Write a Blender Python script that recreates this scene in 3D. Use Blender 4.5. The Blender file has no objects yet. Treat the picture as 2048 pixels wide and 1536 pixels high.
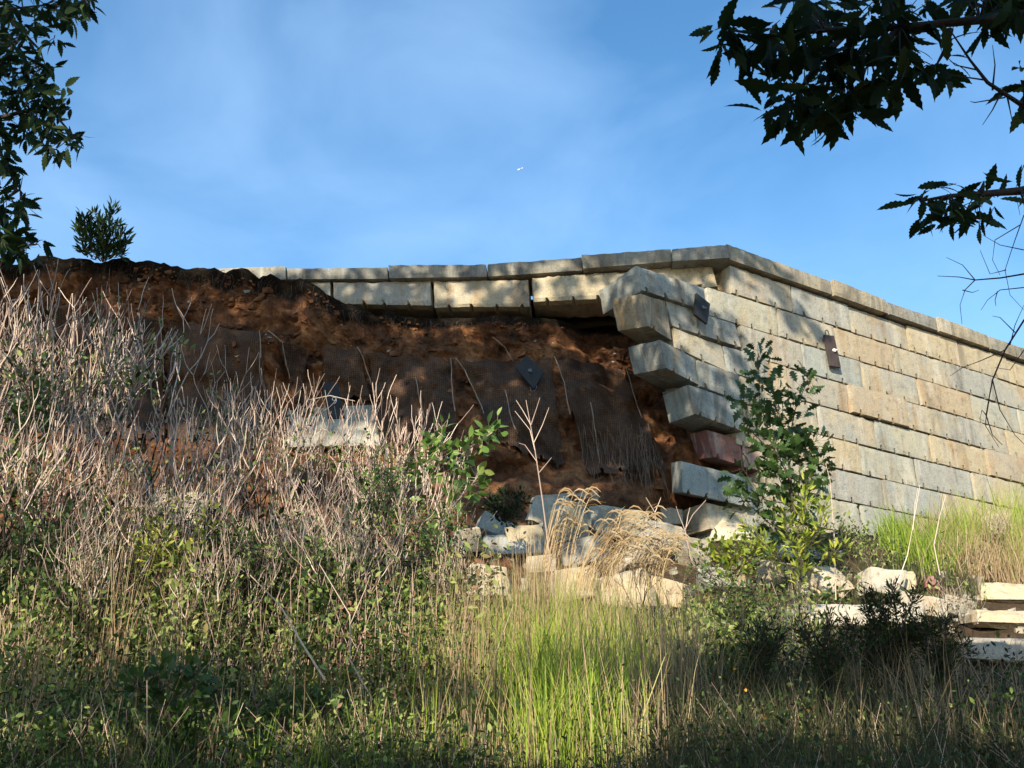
import bpy, bmesh, math, random
import numpy as np
from mathutils import Vector, Matrix, noise
random.seed(7); RNG = np.random.default_rng(7)
S = bpy.context.scene
COL = S.collection
# ------------------------------------------------------------------ camera, sky, sun
CAMZ = 1.6; F = 2100.0; TH = 0.3963
CT, ST = math.cos(TH), math.sin(TH)
cd = bpy.data.cameras.new('camera'); cam = bpy.data.objects.new('camera', cd); COL.objects.link(cam)
cam.location = (0, 0, CAMZ); cam.rotation_euler = (math.pi/2 + TH, 0, 0)
cd.sensor_fit = 'HORIZONTAL'; cd.sensor_width = 36; cd.lens = 36*F/2048
cd.clip_start = 0.05; cd.clip_end = 5000
S.camera = cam
SUN = Vector((-0.31, -0.83, 0.45)).normalized()
EL = math.asin(SUN.z); AZ = math.atan2(SUN.x, SUN.y)
w = bpy.data.worlds.new('World'); S.world = w; w.use_nodes = True
nt = w.node_tree; bg = nt.nodes['Background']
sky = nt.nodes.new('ShaderNodeTexSky'); sky.sky_type = 'NISHITA'; sky.sun_disc = False
sky.sun_elevation = EL; sky.sun_rotation = AZ % (2*math.pi)
sky.air_density = 1.0; sky.dust_density = 0.3; sky.ozone_density = 1.6
tcw = nt.nodes.new('ShaderNodeTexCoord')
mpw = nt.nodes.new('ShaderNodeMapping'); mpw.inputs['Scale'].default_value = (3.0, 2.0, 5.5); mpw.inputs['Rotation'].default_value = (0.2, 0.35, 0.3)
nz = nt.nodes.new('ShaderNodeTexNoise'); nz.inputs['Scale'].default_value = 1.3; nz.inputs['Detail'].default_value = 7; nz.inputs['Roughness'].default_value = 0.5; nz.inputs['Distortion'].default_value = 0.4
rw = nt.nodes.new('ShaderNodeValToRGB'); rw.color_ramp.elements[0].position = 0.36; rw.color_ramp.elements[1].position = 0.84
rw.color_ramp.elements[1].color = (0.30, 0.30, 0.30, 1)
hs = nt.nodes.new('ShaderNodeHueSaturation'); hs.inputs['Saturation'].default_value = 1.24; hs.inputs['Hue'].default_value = 0.4955; hs.inputs['Value'].default_value = 1.0
mxw = nt.nodes.new('ShaderNodeMix'); mxw.data_type = 'RGBA'
L = nt.links
L.new(tcw.outputs['Generated'], mpw.inputs[0]); L.new(mpw.outputs[0], nz.inputs[0]); L.new(nz.outputs[0], rw.inputs[0])
L.new(rw.outputs[0], mxw.inputs[0]); L.new(sky.outputs[0], hs.inputs['Color']); L.new(hs.outputs[0], mxw.inputs[6])
mxw.inputs[7].default_value = (3.5, 5.0, 6.9, 1)
L.new(mxw.outputs[2], bg.inputs[0]); bg.inputs[1].default_value = 0.15
sl = bpy.data.lights.new('sun', 'SUN'); sl.energy = 5.0; sl.angle = math.radians(0.5); sl.color = (1.0, 0.87, 0.69)
so = bpy.data.objects.new('sun', sl); COL.objects.link(so); so.location = (-10, -20, 30)
so.rotation_euler = SUN.to_track_quat('Z', 'Y').to_euler()
S.view_settings.view_transform = 'Standard'; S.view_settings.look = 'None'
S.view_settings.exposure = 0.85; S.view_settings.gamma = 1.0
S.render.engine = 'CYCLES'; S.cycles.max_bounces = 5; S.cycles.transparent_max_bounces = 4

# ------------------------------------------------------------------ helpers
def ray(px, py):
    a = px-1024; b = 768-py
    return Vector((a, F*CT - b*ST, F*ST + b*CT)).normalized()
C0 = Vector((0, 0, CAMZ))
def atY(px, py, Y):
    d = ray(px, py); return C0 + d*(Y/d.y)
def onplane(px, py, P, N):
    d = ray(px, py); return C0 + d*((P-C0).dot(N)/d.dot(N))
def proj(P):
    X = P[0]; y = P[1]; z = P[2]-CAMZ
    Zc = y*CT+z*ST; Yc = -y*ST+z*CT
    return 1024+F*X/Zc, 768-F*Yc/Zc
def fbm(p, o=4, s=1.0):
    return noise.fractal(Vector(p)*s, 1.0, 2.0, o)
def mkobj(name, V, Fc, mat, parent=None, smooth=False, attr=None):
    me = bpy.data.meshes.new(name)
    V = np.asarray(V, dtype=np.float32)
    if isinstance(Fc, np.ndarray):
        n, k = Fc.shape
        me.vertices.add(len(V)); me.vertices.foreach_set('co', V.ravel())
        me.loops.add(n*k); me.loops.foreach_set('vertex_index', Fc.astype(np.int32).ravel())
        me.polygons.add(n); me.polygons.foreach_set('loop_start', np.arange(0, n*k, k, dtype=np.int32))
        me.polygons.foreach_set('loop_total', np.full(n, k, dtype=np.int32))
        me.update(calc_edges=True); me.validate()
    else:
        me.from_pydata(V.tolist(), [], Fc); me.update()
    if smooth: me.polygons.foreach_set('use_smooth', [True]*len(me.polygons))
    if attr is not None:
        a = me.attributes.new('tint', 'FLOAT', 'POINT'); a.data.foreach_set('value', np.asarray(attr, dtype=np.float32))
    me.materials.append(mat)
    o = bpy.data.objects.new(name, me); COL.objects.link(o)
    if parent: o.parent = parent
    return o
def tag(o, label=None, cat=None, group=None, kind=None):
    if label: o['label'] = label
    if cat: o['category'] = cat
    if group: o['group'] = group
    if kind: o['kind'] = kind
    return o
def empty(name, loc=(0, 0, 0)):
    o = bpy.data.objects.new(name, None); COL.objects.link(o); o.location = loc; o.empty_display_size = .2
    return o
class MB:
    def __init__(s): s.v = []; s.f = []; s.t = []
    def tube(s, pts, rad, n=4, tint=0.5, cap=True):
        b = len(s.v); m = len(pts)
        for i, p in enumerate(pts):
            p = Vector(p)
            d = (Vector(pts[min(i+1, m-1)])-Vector(pts[max(i-1, 0)])).normalized()
            a = d.cross(Vector((0.3, 0.2, 1)) if abs(d.z) < .95 else Vector((1, 0, 0))).normalized(); c = d.cross(a)
            r = rad[i] if hasattr(rad, '__len__') else rad
            for k in range(n):
                an = 2*math.pi*k/n
                s.v.append(p + a*(math.cos(an)*r) + c*(math.sin(an)*r)); s.t.append(tint)
        for i in range(m-1):
            for k in range(n):
                k2 = (k+1) % n
                s.f.append((b+i*n+k, b+i*n+k2, b+(i+1)*n+k2, b+(i+1)*n+k))
        if cap:
            s.f.append(tuple(b+(m-1)*n+k for k in range(n))); s.f.append(tuple(b+k for k in reversed(range(n))))
    def poly(s, pts, tint=.5):
        b = len(s.v); s.v += [Vector(p) for p in pts]; s.t += [tint]*len(pts); s.f.append(tuple(range(b, b+len(pts))))
    def box(s, o, ax, ay, az, tint=.5):   # corner + three edge vectors
        b = len(s.v); o = Vector(o); ax = Vector(ax); ay = Vector(ay); az = Vector(az)
        for k in (0, 1):
            for q in (o, o+ax, o+ax+ay, o+ay): s.v.append(q+az*k); s.t.append(tint)
        for f in ((3, 2, 1, 0), (4, 5, 6, 7), (0, 1, 5, 4), (1, 2, 6, 5), (2, 3, 7, 6), (3, 0, 4, 7)): s.f.append(tuple(b+i for i in f))
    def build(s, name, mat, parent=None, smooth=False, origin=None):
        V = np.array([tuple(v) for v in s.v], dtype=np.float32)
        if origin is not None: V = V-np.array(origin, dtype=np.float32)
        return mkobj(name, V, s.f, mat, parent, smooth, s.t)
def inst(T, TF, P, A, B, sc, tint):
    """copies of template T (k,3) [x along, y across, z normal] at P with axes A (along), B (normal hint)"""
    P = np.asarray(P, float); A = np.asarray(A, float); B = np.asarray(B, float); sc = np.asarray(sc, float)
    A = A/np.linalg.norm(A, axis=1, keepdims=True)
    Y = np.cross(B, A); Y = Y/np.maximum(np.linalg.norm(Y, axis=1, keepdims=True), 1e-6)
    N = np.cross(A, Y)
    V = P[:, None, :] + sc[:, None, None]*(T[None, :, 0:1]*A[:, None, :]+T[None, :, 1:2]*Y[:, None, :]+T[None, :, 2:3]*N[:, None, :])
    k = len(T); n = len(P)
    FF = (TF[None, :, :] + (np.arange(n)*k)[:, None, None]).reshape(-1, TF.shape[1])
    return V.reshape(-1, 3), FF, np.repeat(np.asarray(tint, float), k)
def rdir(n, zb=0.0, sp=1.0):
    v = RNG.normal(size=(n, 3))*sp; v[:, 2] += zb
    return v/np.maximum(np.linalg.norm(v, axis=1, keepdims=True), 1e-6)

# ------------------------------------------------------------------ materials
def mat(name, rough=.85, spec=.25):
    m = bpy.data.materials.new(name); m.use_nodes = True
    b = m.node_tree.nodes['Principled BSDF']; b.inputs['Roughness'].default_value = rough
    b.inputs['Specular IOR Level'].default_value = spec
    return m, m.node_tree, b
def N_(nt, t, **kw):
    n = nt.nodes.new(t)
    for k, v in kw.items():
        if k in n.inputs: n.inputs[k].default_value = v
        else: setattr(n, k, v)
    return n
def ramp(nt, src, stops):
    r = nt.nodes.new('ShaderNodeValToRGB'); e = r.color_ramp.elements
    while len(e) < len(stops): e.new(0.5)
    for i, (p, c) in enumerate(stops): e[i].position = p; e[i].color = (*c, 1) if len(c) == 3 else c
    nt.links.new(src, r.inputs[0]); return r.outputs[0]
def mix(nt, f, a, b, bt='MIX'):
    m = nt.nodes.new('ShaderNodeMix'); m.data_type = 'RGBA'; m.blend_type = bt
    if isinstance(f, float): m.inputs[0].default_value = f
    else: nt.links.new(f, m.inputs[0])
    for s, i in ((a, 6), (b, 7)):
        if isinstance(s, tuple): m.inputs[i].default_value = (*s, 1)
        else: nt.links.new(s, m.inputs[i])
    return m.outputs[2]
def noi(nt, co, scale, detail=5, rough=.55, map_=None, dist=0.0):
    if map_:
        mp = N_(nt, 'ShaderNodeMapping'); mp.inputs['Scale'].default_value = map_; nt.links.new(co, mp.inputs[0]); co = mp.outputs[0]
    n = N_(nt, 'ShaderNodeTexNoise'); n.inputs['Scale'].default_value = scale; n.inputs['Detail'].default_value = detail
    n.inputs['Roughness'].default_value = rough; n.inputs['Distortion'].default_value = dist
    nt.links.new(co, n.inputs[0]); return n.outputs[0]
def bump(nt, b, h, st=.4, d=.02):
    u = N_(nt, 'ShaderNodeBump'); u.inputs['Strength'].default_value = st; u.inputs['Distance'].default_value = d
    nt.links.new(h, u.inputs['Height']); nt.links.new(u.outputs[0], b.inputs['Normal'])
def stone(name, cool, warm, rust, rustp=.62, darkp=.60, streak=1.0):
    m, t, b = mat(name, .9, .2)
    tc = N_(t, 'ShaderNodeTexCoord'); oi = N_(t, 'ShaderNodeObjectInfo')
    off = N_(t, 'ShaderNodeVectorMath', operation='SCALE'); cx = N_(t, 'ShaderNodeCombineXYZ')
    for i in range(3): t.links.new(oi.outputs['Random'], cx.inputs[i])
    t.links.new(cx.outputs[0], off.inputs[0]); off.inputs['Scale'].default_value = 41
    ad = N_(t, 'ShaderNodeVectorMath', operation='ADD'); t.links.new(tc.outputs['Object'], ad.inputs[0]); t.links.new(off.outputs[0], ad.inputs[1])
    co = ad.outputs[0]
    big = noi(t, co, 1.1, 4, .6)
    rnd = N_(t, 'ShaderNodeMath', operation='MULTIPLY_ADD'); t.links.new(oi.outputs['Random'], rnd.inputs[0]); rnd.inputs[1].default_value = .5; rnd.inputs[2].default_value = -.25
    sm = N_(t, 'ShaderNodeMath', operation='ADD'); t.links.new(big, sm.inputs[0]); t.links.new(rnd.outputs[0], sm.inputs[1])
    base = mix(t, ramp(t, sm.outputs[0], [(.36, (0, 0, 0)), (.64, (1, 1, 1))]), cool, warm)
    st = noi(t, co, 1.0, 4, .6, (1.9, 1.9, .35), .8)
    base = mix(t, ramp(t, st, [(rustp-.08, (0, 0, 0)), (rustp+.12, (.7,)*3)]), base, rust)
    st2 = noi(t, co, 1.0, 4, .6, (2.7, 2.7, .45), .8)
    base = mix(t, ramp(t, st2, [(darkp-.06, (0, 0, 0)), (darkp+.14, (.7*streak,)*3)]), base, (.13, .12, .10))
    st3 = noi(t, co, 1.0, 3, .6, (3.6, 3.6, .6), .8)
    base = mix(t, ramp(t, st3, [(.54, (0, 0, 0)), (.72, (.45,)*3)]), base, (.58, .56, .49))
    fine = noi(t, co, 38, 6, .7)
    base = mix(t, ramp(t, fine, [(.3, (.55,)*3), (.5, (.95,)*3), (.72, (1.12,)*3)]), base, base, 'MIX') if False else mix(t, 1.0, base, ramp(t, fine, [(.28, (.62,)*3), (.5, (.95,)*3), (.72, (1.1,)*3)]), 'MULTIPLY')
    sp = noi(t, co, 6, 6, .75)
    base = mix(t, 1.0, base, ramp(t, sp, [(.30, (.55, .54, .5)), (.45, (.95, .95, .95)), (.7, (1.08, 1.06, 1.0))]), 'MULTIPLY')
    t.links.new(base, b.inputs['Base Color'])
    hh = N_(t, 'ShaderNodeMath', operation='ADD'); t.links.new(fine, hh.inputs[0]); t.links.new(noi(t, co, 9, 6, .7), hh.inputs[1])
    bump(t, b, hh.outputs[0], .7, .026)
    return m
M = {}
M['stone'] = stone('sandstone', (.34, .34, .30), (.44, .38, .26), (.34, .20, .08))
M['stone_tan'] = stone('tan_sandstone', (.36, .34, .28), (.41, .34, .235), (.36, .23, .11), .58)
M['stone_cap'] = stone('weathered_capstone', (.25, .25, .22), (.36, .32, .23), (.20, .13, .07), .64, .50)
M['stone_blue'] = stone('bluegrey_stone', (.33, .35, .32), (.40, .38, .29), (.38, .25, .10), .62)
M['stone_stained'] = stone('stained_bluegrey_stone', (.31, .335, .31), (.36, .34, .26), (.30, .20, .09), .60, .50)
M['stone_stained_tan'] = stone('stained_tan_stone', (.33, .31, .25), (.38, .30, .18), (.32, .19, .07), .54, .51)
M['stone_red'] = stone('reddish_stone', (.25, .105, .085), (.29, .15, .115), (.36, .25, .20), .62)
M['stone_pale'] = stone('pale_freshly_broken_stone', (.50, .46, .37), (.52, .43, .28), (.42, .27, .13), .62, .75)

def earthmat():
    m, t, b = mat('red_clay', .95, .1)
    tc = N_(t, 'ShaderNodeTexCoord'); co = tc.outputs['Object']
    at = N_(t, 'ShaderNodeAttribute', attribute_name='tint')
    n1 = noi(t, co, 1.3, 8, .65, None, .6); n2 = noi(t, co, 9, 8, .75)
    c = ramp(t, n1, [(.32, (.05, .029, .019)), (.44, (.125, .062, .033)), (.54, (.215, .098, .046)), (.68, (.38, .20, .09))])
    c = mix(t, 1.0, c, ramp(t, n2, [(.28, (.35,)*3), (.5, (.9,)*3), (.7, (1.3,)*3)]), 'MULTIPLY')
    n3 = noi(t, co, 3.0, 6, .7)
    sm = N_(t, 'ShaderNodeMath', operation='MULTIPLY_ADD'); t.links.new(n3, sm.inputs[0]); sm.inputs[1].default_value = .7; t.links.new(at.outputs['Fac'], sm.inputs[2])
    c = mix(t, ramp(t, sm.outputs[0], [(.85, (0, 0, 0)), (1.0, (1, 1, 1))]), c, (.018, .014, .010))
    t.links.new(c, b.inputs['Base Color'])
    a = N_(t, 'ShaderNodeMath', operation='ADD'); t.links.new(n2, a.inputs[0]); t.links.new(noi(t, co, 30, 5, .7), a.inputs[1])
    bump(t, b, a.outputs[0], .9, .05)
    return m
M['earth'] = earthmat()
M['joint'] = mat('dark_joint_shade', .95, .05)[0]; M['joint'].node_tree.nodes['Principled BSDF'].inputs['Base Color'].default_value = (.03, .025, .02, 1)  # near-black colour standing in for the shade deep inside the joints
def groundmat():
    m, t, b = mat('leaf_littered_soil', .95, .1)
    tc = N_(t, 'ShaderNodeTexCoord'); co = tc.outputs['Object']
    n1 = noi(t, co, 2.0, 8, .7); n2 = noi(t, co, 25, 6, .75)
    c = ramp(t, n1, [(.3, (.028, .022, .014)), (.5, (.085, .06, .035)), (.65, (.14, .085, .05)), (.75, (.07, .08, .03))])
    c = mix(t, 1.0, c, ramp(t, n2, [(.3, (.4,)*3), (.55, (1,)*3), (.7, (1.5,)*3)]), 'MULTIPLY')
    t.links.new(c, b.inputs['Base Color']); bump(t, b, n2, .9, .05)
    return m
M['ground'] = groundmat()
def netmat():
    m, t, b = mat('brown_netting', .9, .15)
    tc = N_(t, 'ShaderNodeTexCoord'); co = tc.outputs['Object']
    w1 = N_(t, 'ShaderNodeTexWave', wave_type='BANDS', bands_direction='X'); w1.inputs['Scale'].default_value = 9; w1.inputs['Distortion'].default_value = .6
    w2 = N_(t, 'ShaderNodeTexWave', wave_type='BANDS', bands_direction='Z'); w2.inputs['Scale'].default_value = 9; w2.inputs['Distortion'].default_value = .6
    t.links.new(co, w1.inputs[0]); t.links.new(co, w2.inputs[0])
    mu = N_(t, 'ShaderNodeMath', operation='MAXIMUM'); t.links.new(w1.outputs['Fac'], mu.inputs[0]); t.links.new(w2.outputs['Fac'], mu.inputs[1])
    n1 = noi(t, co, 1.2, 6, .7, (1, 1, .5)); n2 = noi(t, co, 14, 5, .7)
    c = ramp(t, n1, [(.32, (.045, .034, .027)), (.5, (.095, .060, .040)), (.68, (.16, .085, .044))])
    c = mix(t, 1.0, c, ramp(t, n2, [(.3, (.55,)*3), (.7, (1.25,)*3)]), 'MULTIPLY')
    c = mix(t, ramp(t, mu.outputs[0], [(.55, (.75,)*3), (.9, (0, 0, 0))]), c, (.03, .016, .010))
    t.links.new(c, b.inputs['Base Color']); bump(t, b, mu.outputs[0], .5, .012)
    return m
M['net'] = netmat()
def veg(name, stops, trans=.25, rough=.6, spec=.3):
    m, t, b = mat(name, rough, spec)
    at = N_(t, 'ShaderNodeAttribute', attribute_name='tint')
    c = ramp(t, at.outputs['Fac'], stops); t.links.new(c, b.inputs['Base Color'])
    if trans > 0:
        tr = N_(t, 'ShaderNodeBsdfTranslucent'); t.links.new(c, tr.inputs[0])
        ms = N_(t, 'ShaderNodeMixShader'); ms.inputs[0].default_value = trans
        t.links.new(b.outputs[0], ms.inputs[1]); t.links.new(tr.outputs[0], ms.inputs[2])
        t.links.new(ms.outputs[0], t.nodes['Material Output'].inputs[0])
    return m
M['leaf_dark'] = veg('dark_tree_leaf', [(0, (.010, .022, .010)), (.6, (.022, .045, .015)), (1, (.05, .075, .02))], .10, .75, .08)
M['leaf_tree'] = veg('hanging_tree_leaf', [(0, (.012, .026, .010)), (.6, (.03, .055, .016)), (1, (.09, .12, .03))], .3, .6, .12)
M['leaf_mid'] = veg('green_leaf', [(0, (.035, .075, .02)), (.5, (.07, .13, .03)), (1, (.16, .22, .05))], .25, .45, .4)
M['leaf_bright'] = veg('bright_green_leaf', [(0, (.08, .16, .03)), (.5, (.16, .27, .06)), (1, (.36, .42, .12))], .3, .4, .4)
M['leaf_yellow'] = veg('yellow_green_leaf', [(0, (.14, .20, .02)), (.5, (.26, .32, .04)), (1, (.5, .46, .07))], .3, .5)
M['leaf_shrub'] = veg('mixed_undergrowth_leaf', [(0, (.016, .030, .010)), (.35, (.05, .09, .022)), (.6, (.16, .23, .05)), (.85, (.34, .38, .12)), (1, (.24, .13, .08))], .25, .6)
M['grass_green'] = veg('green_grass', [(0, (.05, .09, .015)), (.4, (.17, .28, .02)), (.7, (.33, .41, .05)), (1, (.46, .40, .18))], .3, .6)
M['grass_dry'] = veg('dry_grass', [(0, (.16, .11, .06)), (.5, (.34, .25, .14)), (.8, (.50, .40, .24)), (1, (.12, .14, .04))], .25, .7)
M['grass_shade'] = veg('olive_weed', [(0, (.025, .035, .012)), (.5, (.07, .075, .03)), (.8, (.17, .13, .075)), (1, (.30, .24, .15))], .25, .7)
M['twig'] = veg('pale_bare_twig', [(0, (.10, .065, .05)), (.22, (.27, .185, .15)), (.58, (.53, .41, .33)), (1, (.70, .60, .49))], 0, .7)
M['bark'] = veg('dark_bark', [(0, (.03, .022, .018)), (1, (.09, .07, .055))], 0, .9)
_t = M['bark'].node_tree; _b = _t.nodes['Principled BSDF']; _co = _t.nodes.new('ShaderNodeTexCoord').outputs['Object']
bump(_t, _b, noi(_t, _co, 12, 6, .75, (1, 1, .25)), .9, .03)
M['straw'] = veg('straw_seedhead', [(0, (.30, .19, .08)), (.5, (.52, .38, .20)), (1, (.68, .56, .36))], .25, .7)
M['cord'] = veg('frayed_cord', [(0, (.10, .07, .05)), (1, (.30, .24, .18))], 0, .8)
def simple(name, c, rough=.6, metal=0.0, ns=20, amt=.4):
    m, t, b = mat(name, rough, .4); b.inputs['Metallic'].default_value = metal
    tc = N_(t, 'ShaderNodeTexCoord'); n = noi(t, tc.outputs['Object'], ns, 5, .7, (1, 1, .3))
    cc = ramp(t, n, [(.3, tuple(x*(1-amt) for x in c)), (.7, tuple(x*(1+amt) for x in c))]); t.links.new(cc, b.inputs['Base Color']); bump(t, b, n, .3, .01)
    return m
M['plate'] = simple('dark_grey_board', (.018, .021, .024), .75)
M['plate_brown'] = simple('brown_grey_board', (.05, .036, .032), .75)
M['steel'] = simple('dull_steel', (.12, .12, .12), .45, .7)
M['white'] = simple('white_paint', (.75, .75, .72), .5, 0, 8, .06)
M['flower'] = simple('orange_petal', (.65, .28, .02), .6, 0, 30, .3)

# ------------------------------------------------------------------ ground
def interp(x, xs, ys): return float(np.interp(x, xs, ys))
GY = [-400, -40, -5, 0, 3, 6, 9, 11, 13, 15, 16, 17.5, 22, 40, 400]
GZ = [-12, -6, -.6, 0, .6, 1.5, 2.6, 3.3, 4.0, 5.1, 5.55, 6.1, 6.4, 6.6, 6.6]
def G(x, y):
    z = interp(y, GY, GZ)
    k = max(0, 1-((abs(y-9)/14)**2))
    z += k*(.20*fbm((x*.35, y*.35, 3.1), 3) + .05*fbm((x*1.7, y*1.7, 9), 3))
    z += interp(x, [-30, -8, 2, 8, 14, 40], [-.2, .3, 0, 0, .6, 1.5])*interp(y, [0, 6, 14, 30], [0, .3, 1, 1])
    return z
def gridmesh(name, xs, ys, fz, m, attr=None):
    V = [(x, y, fz(x, y)) for y in ys for x in xs]; n = len(xs)
    Fc = [(j*n+i, j*n+i+1, (j+1)*n+i+1, (j+1)*n+i) for j in range(len(ys)-1) for i in range(n-1)]
    return mkobj(name, V, Fc, m, None, True)
xs = [-400, -150, -60, -35, -25, -20]+list(np.arange(-16, 24.1, .3))+[30, 45, 80, 180, 400]
ys = [-400, -150, -60, -30, -15, -8, -4, -2]+list(np.arange(0, 18.1, .25))+[19, 21, 25]
tag(gridmesh('ground', xs, ys, G, M['ground']), kind='structure')

# ------------------------------------------------------------------ walls: shared geometry
UR = Vector((.85515, .51838, 0)); OR_ = Vector((.51838, -.85515, 0))      # along / outward of right wall
PR = Vector((0, 14.7585, 9.6112+CAMZ)); H = .6
def W(s, t, o=0.0): return PR + UR*s + Vector((0, 0, -t)) + OR_*o
UL = Vector((-28024, 2276*1.0, 0)).normalized(); OL = Vector((UL.y, -UL.x, 0)); OL = OL if OL.y < 0 else -OL
CORNER = W(4.76, 0)
def ywall(x): return CORNER.y + (CORNER.x-x)*(-UL.y/UL.x)
def blockmesh(Fr, back, notch=True, amp=.0055, edge=.007, seed=0, step=.085):
    TL, TR, BR, BL = [Vector(q) for q in Fr]; back = Vector(back)
    rr = random.Random(seed)
    Lx = (TR-TL).length; Lz = (BL-TL).length; Ly = back.length
    na = max(3, int(Lx/step)); a = list(np.linspace(0, 1, na+1))
    nots = []
    if notch:
        x = rr.uniform(.12, .3)
        while x < Lx-.12:
            nots.append(x/Lx); x += rr.uniform(.36, .52)
        a = [q for q in a if q in (0, 1) or all(abs(q-c)*Lx > .055 for c in nots)]
        for c in nots: a += [c-.045/Lx, c, c+.045/Lx]
        a = sorted(a)
    b = np.linspace(0, 1, max(2, int(Lz/step))+1); c = np.linspace(0, 1, max(2, int(Ly/(step*1.6)))+1)
    idx = {}; V = []
    cen = (TL+TR+BR+BL)/4+back*.5
    ax = (TR-TL).normalized(); az = (BL-TL).normalized(); ay = back.normalized()
    na, nb, nc = len(a)-1, len(b)-1, len(c)-1
    def vid(i, j, k):
        if (i, j, k) in idx: return idx[(i, j, k)]
        u, v, w_ = a[i], b[j], c[k]
        p = TL*(1-u)*(1-v)+TR*u*(1-v)+BR*u*v+BL*(1-u)*v + back*w_
        q = p.copy(); cnt = (i in (0, na))+(j in (0, nb))+(k in (0, nc))
        n1 = .5+.5*noise.noise(p*3.1+Vector((seed*7.7, 0, 0))); n2 = .5+.5*noise.noise(p*11+Vector((0, seed*3.3, 0)))
        n3 = max(0, noise.noise(p*4.3+Vector((0, 0, seed*5.1)))-.25)
        e = amp*(n1*1.4+n2*.7) + ((edge*(.3+n2*1.2)+n3*edge*2.5) if cnt >= 2 else 0)
        if i == 0: q += ax*e
        if i == na: q -= ax*e
        if j == 0: q += az*e
        if j == nb: q -= az*e
        if k == 0: q += ay*e
        if k == nc: q -= ay*e
        if j == nb and k == 0 and any(abs(u-cc) < 1e-6 for cc in nots): q += -az*.075+ay*.03
        if j == nb and k == 1 and any(abs(u-cc) < 1e-6 for cc in nots): q += -az*.05
        idx[(i, j, k)] = len(V); V.append(q); return idx[(i, j, k)]
    Fc = []
    for i in range(na):
        for j in range(nb):
            Fc.append((vid(i, j, 0), vid(i, j+1, 0), vid(i+1, j+1, 0), vid(i+1, j, 0)))
            Fc.append((vid(i, j, nc), vid(i+1, j, nc), vid(i+1, j+1, nc), vid(i, j+1, nc)))
    for i in range(na):
        for k in range(nc):
            Fc.append((vid(i, 0, k), vid(i+1, 0, k), vid(i+1, 0, k+1), vid(i, 0, k+1)))
            Fc.append((vid(i, nb, k), vid(i, nb, k+1), vid(i+1, nb, k+1), vid(i+1, nb, k)))
    for j in range(nb):
        for k in range(nc):
            Fc.append((vid(0, j, k), vid(0, j, k+1), vid(0, j+1, k+1), vid(0, j+1, k)))
            Fc.append((vid(na, j, k), vid(na, j+1, k), vid(na, j+1, k+1), vid(na, j, k+1)))
    return V, Fc, cen
SEED = [0]
def block(name, Fr, back, m, parent=None, **kw):
    SEED[0] += 1
    V, Fc, cen = blockmesh(Fr, back, seed=SEED[0], **kw)
    V = [tuple(v-cen) for v in V]
    o = mkobj(name, V, Fc, m, parent)
    if parent: o.location = cen-parent.location
    else: o.location = cen
    return o
# ------------------------------------------------------------------ right wall
rw_ = empty('stone_wall', W(9, 5.4)); tag(rw_, 'tall wall of pale stone blocks running off right, its left end broken and overhanging', 'wall')
AVG = 1.64
rows = {0: None,
 1: [4.71, 6.29, 7.9, 9.62, 11.24], 2: [4.14, 5.86, 7.4, 9.07, 10.74, 12.43], 3: [4.87, 6.41, 8.03, 9.69, 11.36],
 4: [4.32, 5.95, 7.54, 9.16, 10.78], 5: [5.05, 6.65, 8.19, 9.79, 11.49], 6: [4.5, 6.08, 7.67, 9.23, 10.94],
 7: [5.03, 6.65, 8.19, 9.85], 8: [4.3, 5.95, 7.47, 9.1], 9: [3.9, 5.2, 6.7, 8.3], 10: [4.4, 6.0, 7.6, 9.3]}
rr = random.Random(5)
tan_set = {(4, 7.54), (3, 4.87), (5, 11.49), (4, 5.95), (2, 7.4), (3, 9.69)}
for k, js in rows.items():
    if not js: continue
    js = list(js)
    while js[-1] < 15.5: js.append(js[-1]+AVG*rr.uniform(.93, 1.07))
    for a, b in zip(js[:-1], js[1:]):
        o = rr.uniform(-.02, .03)
        if (k, a) in ((4, 7.54), (5, 11.49)): o = .07
        g = rr.uniform(.006, .013); t0 = (k-1)*H+rr.uniform(.001, .007); t1 = k*H-rr.uniform(.001, .007)
        m = M['stone_tan'] if (k, a) in tan_set else (M['stone'] if rr.random() < .72 else M['stone_blue'])
        Fr = [W(a+g, t0, o), W(b-g, t0+rr.uniform(-.01, .01), o+rr.uniform(-.015, .015)), W(b-g, t1, o), W(a+g, t1, o)]
        block('stone_block', Fr, -OR_*.75, m, rw_)
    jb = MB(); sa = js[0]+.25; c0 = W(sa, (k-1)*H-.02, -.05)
    jb.box(c0, UR*(js[-1]-.1-sa), -OR_*.5, Vector((0, 0, -H))); jb.build('joint_shade_slab', M['joint'], rw_, origin=rw_.location)  # slab added behind the block faces, its dark colour paints the joint shade
# caps of right wall
cj = [onplane(1400+a/2.926, 460+b/2.926, W(0, 0, .1), OR_) for a, b in ((150, 150), (772, 350), (1097, 465), (1392, 580), (1697, 690))]
cj = [(p-PR).dot(UR) for p in cj]
while cj[-1] < 15.5: cj.append(cj[-1]+1.75)
for i, (a, b) in enumerate(zip(cj[:-1], cj[1:])):
    dz = [.0, .03, -.03, .02, -.01][i % 5]
    block('capstone', [W(a+.016, -.355-dz, .14+dz), W(b-.016, -.345-dz*.3, .13), W(b-.016, -.015, .13), W(a+.016, -.015, .14)], -OR_*.95, M['stone_cap'], rw_, notch=False, edge=.010)
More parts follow.
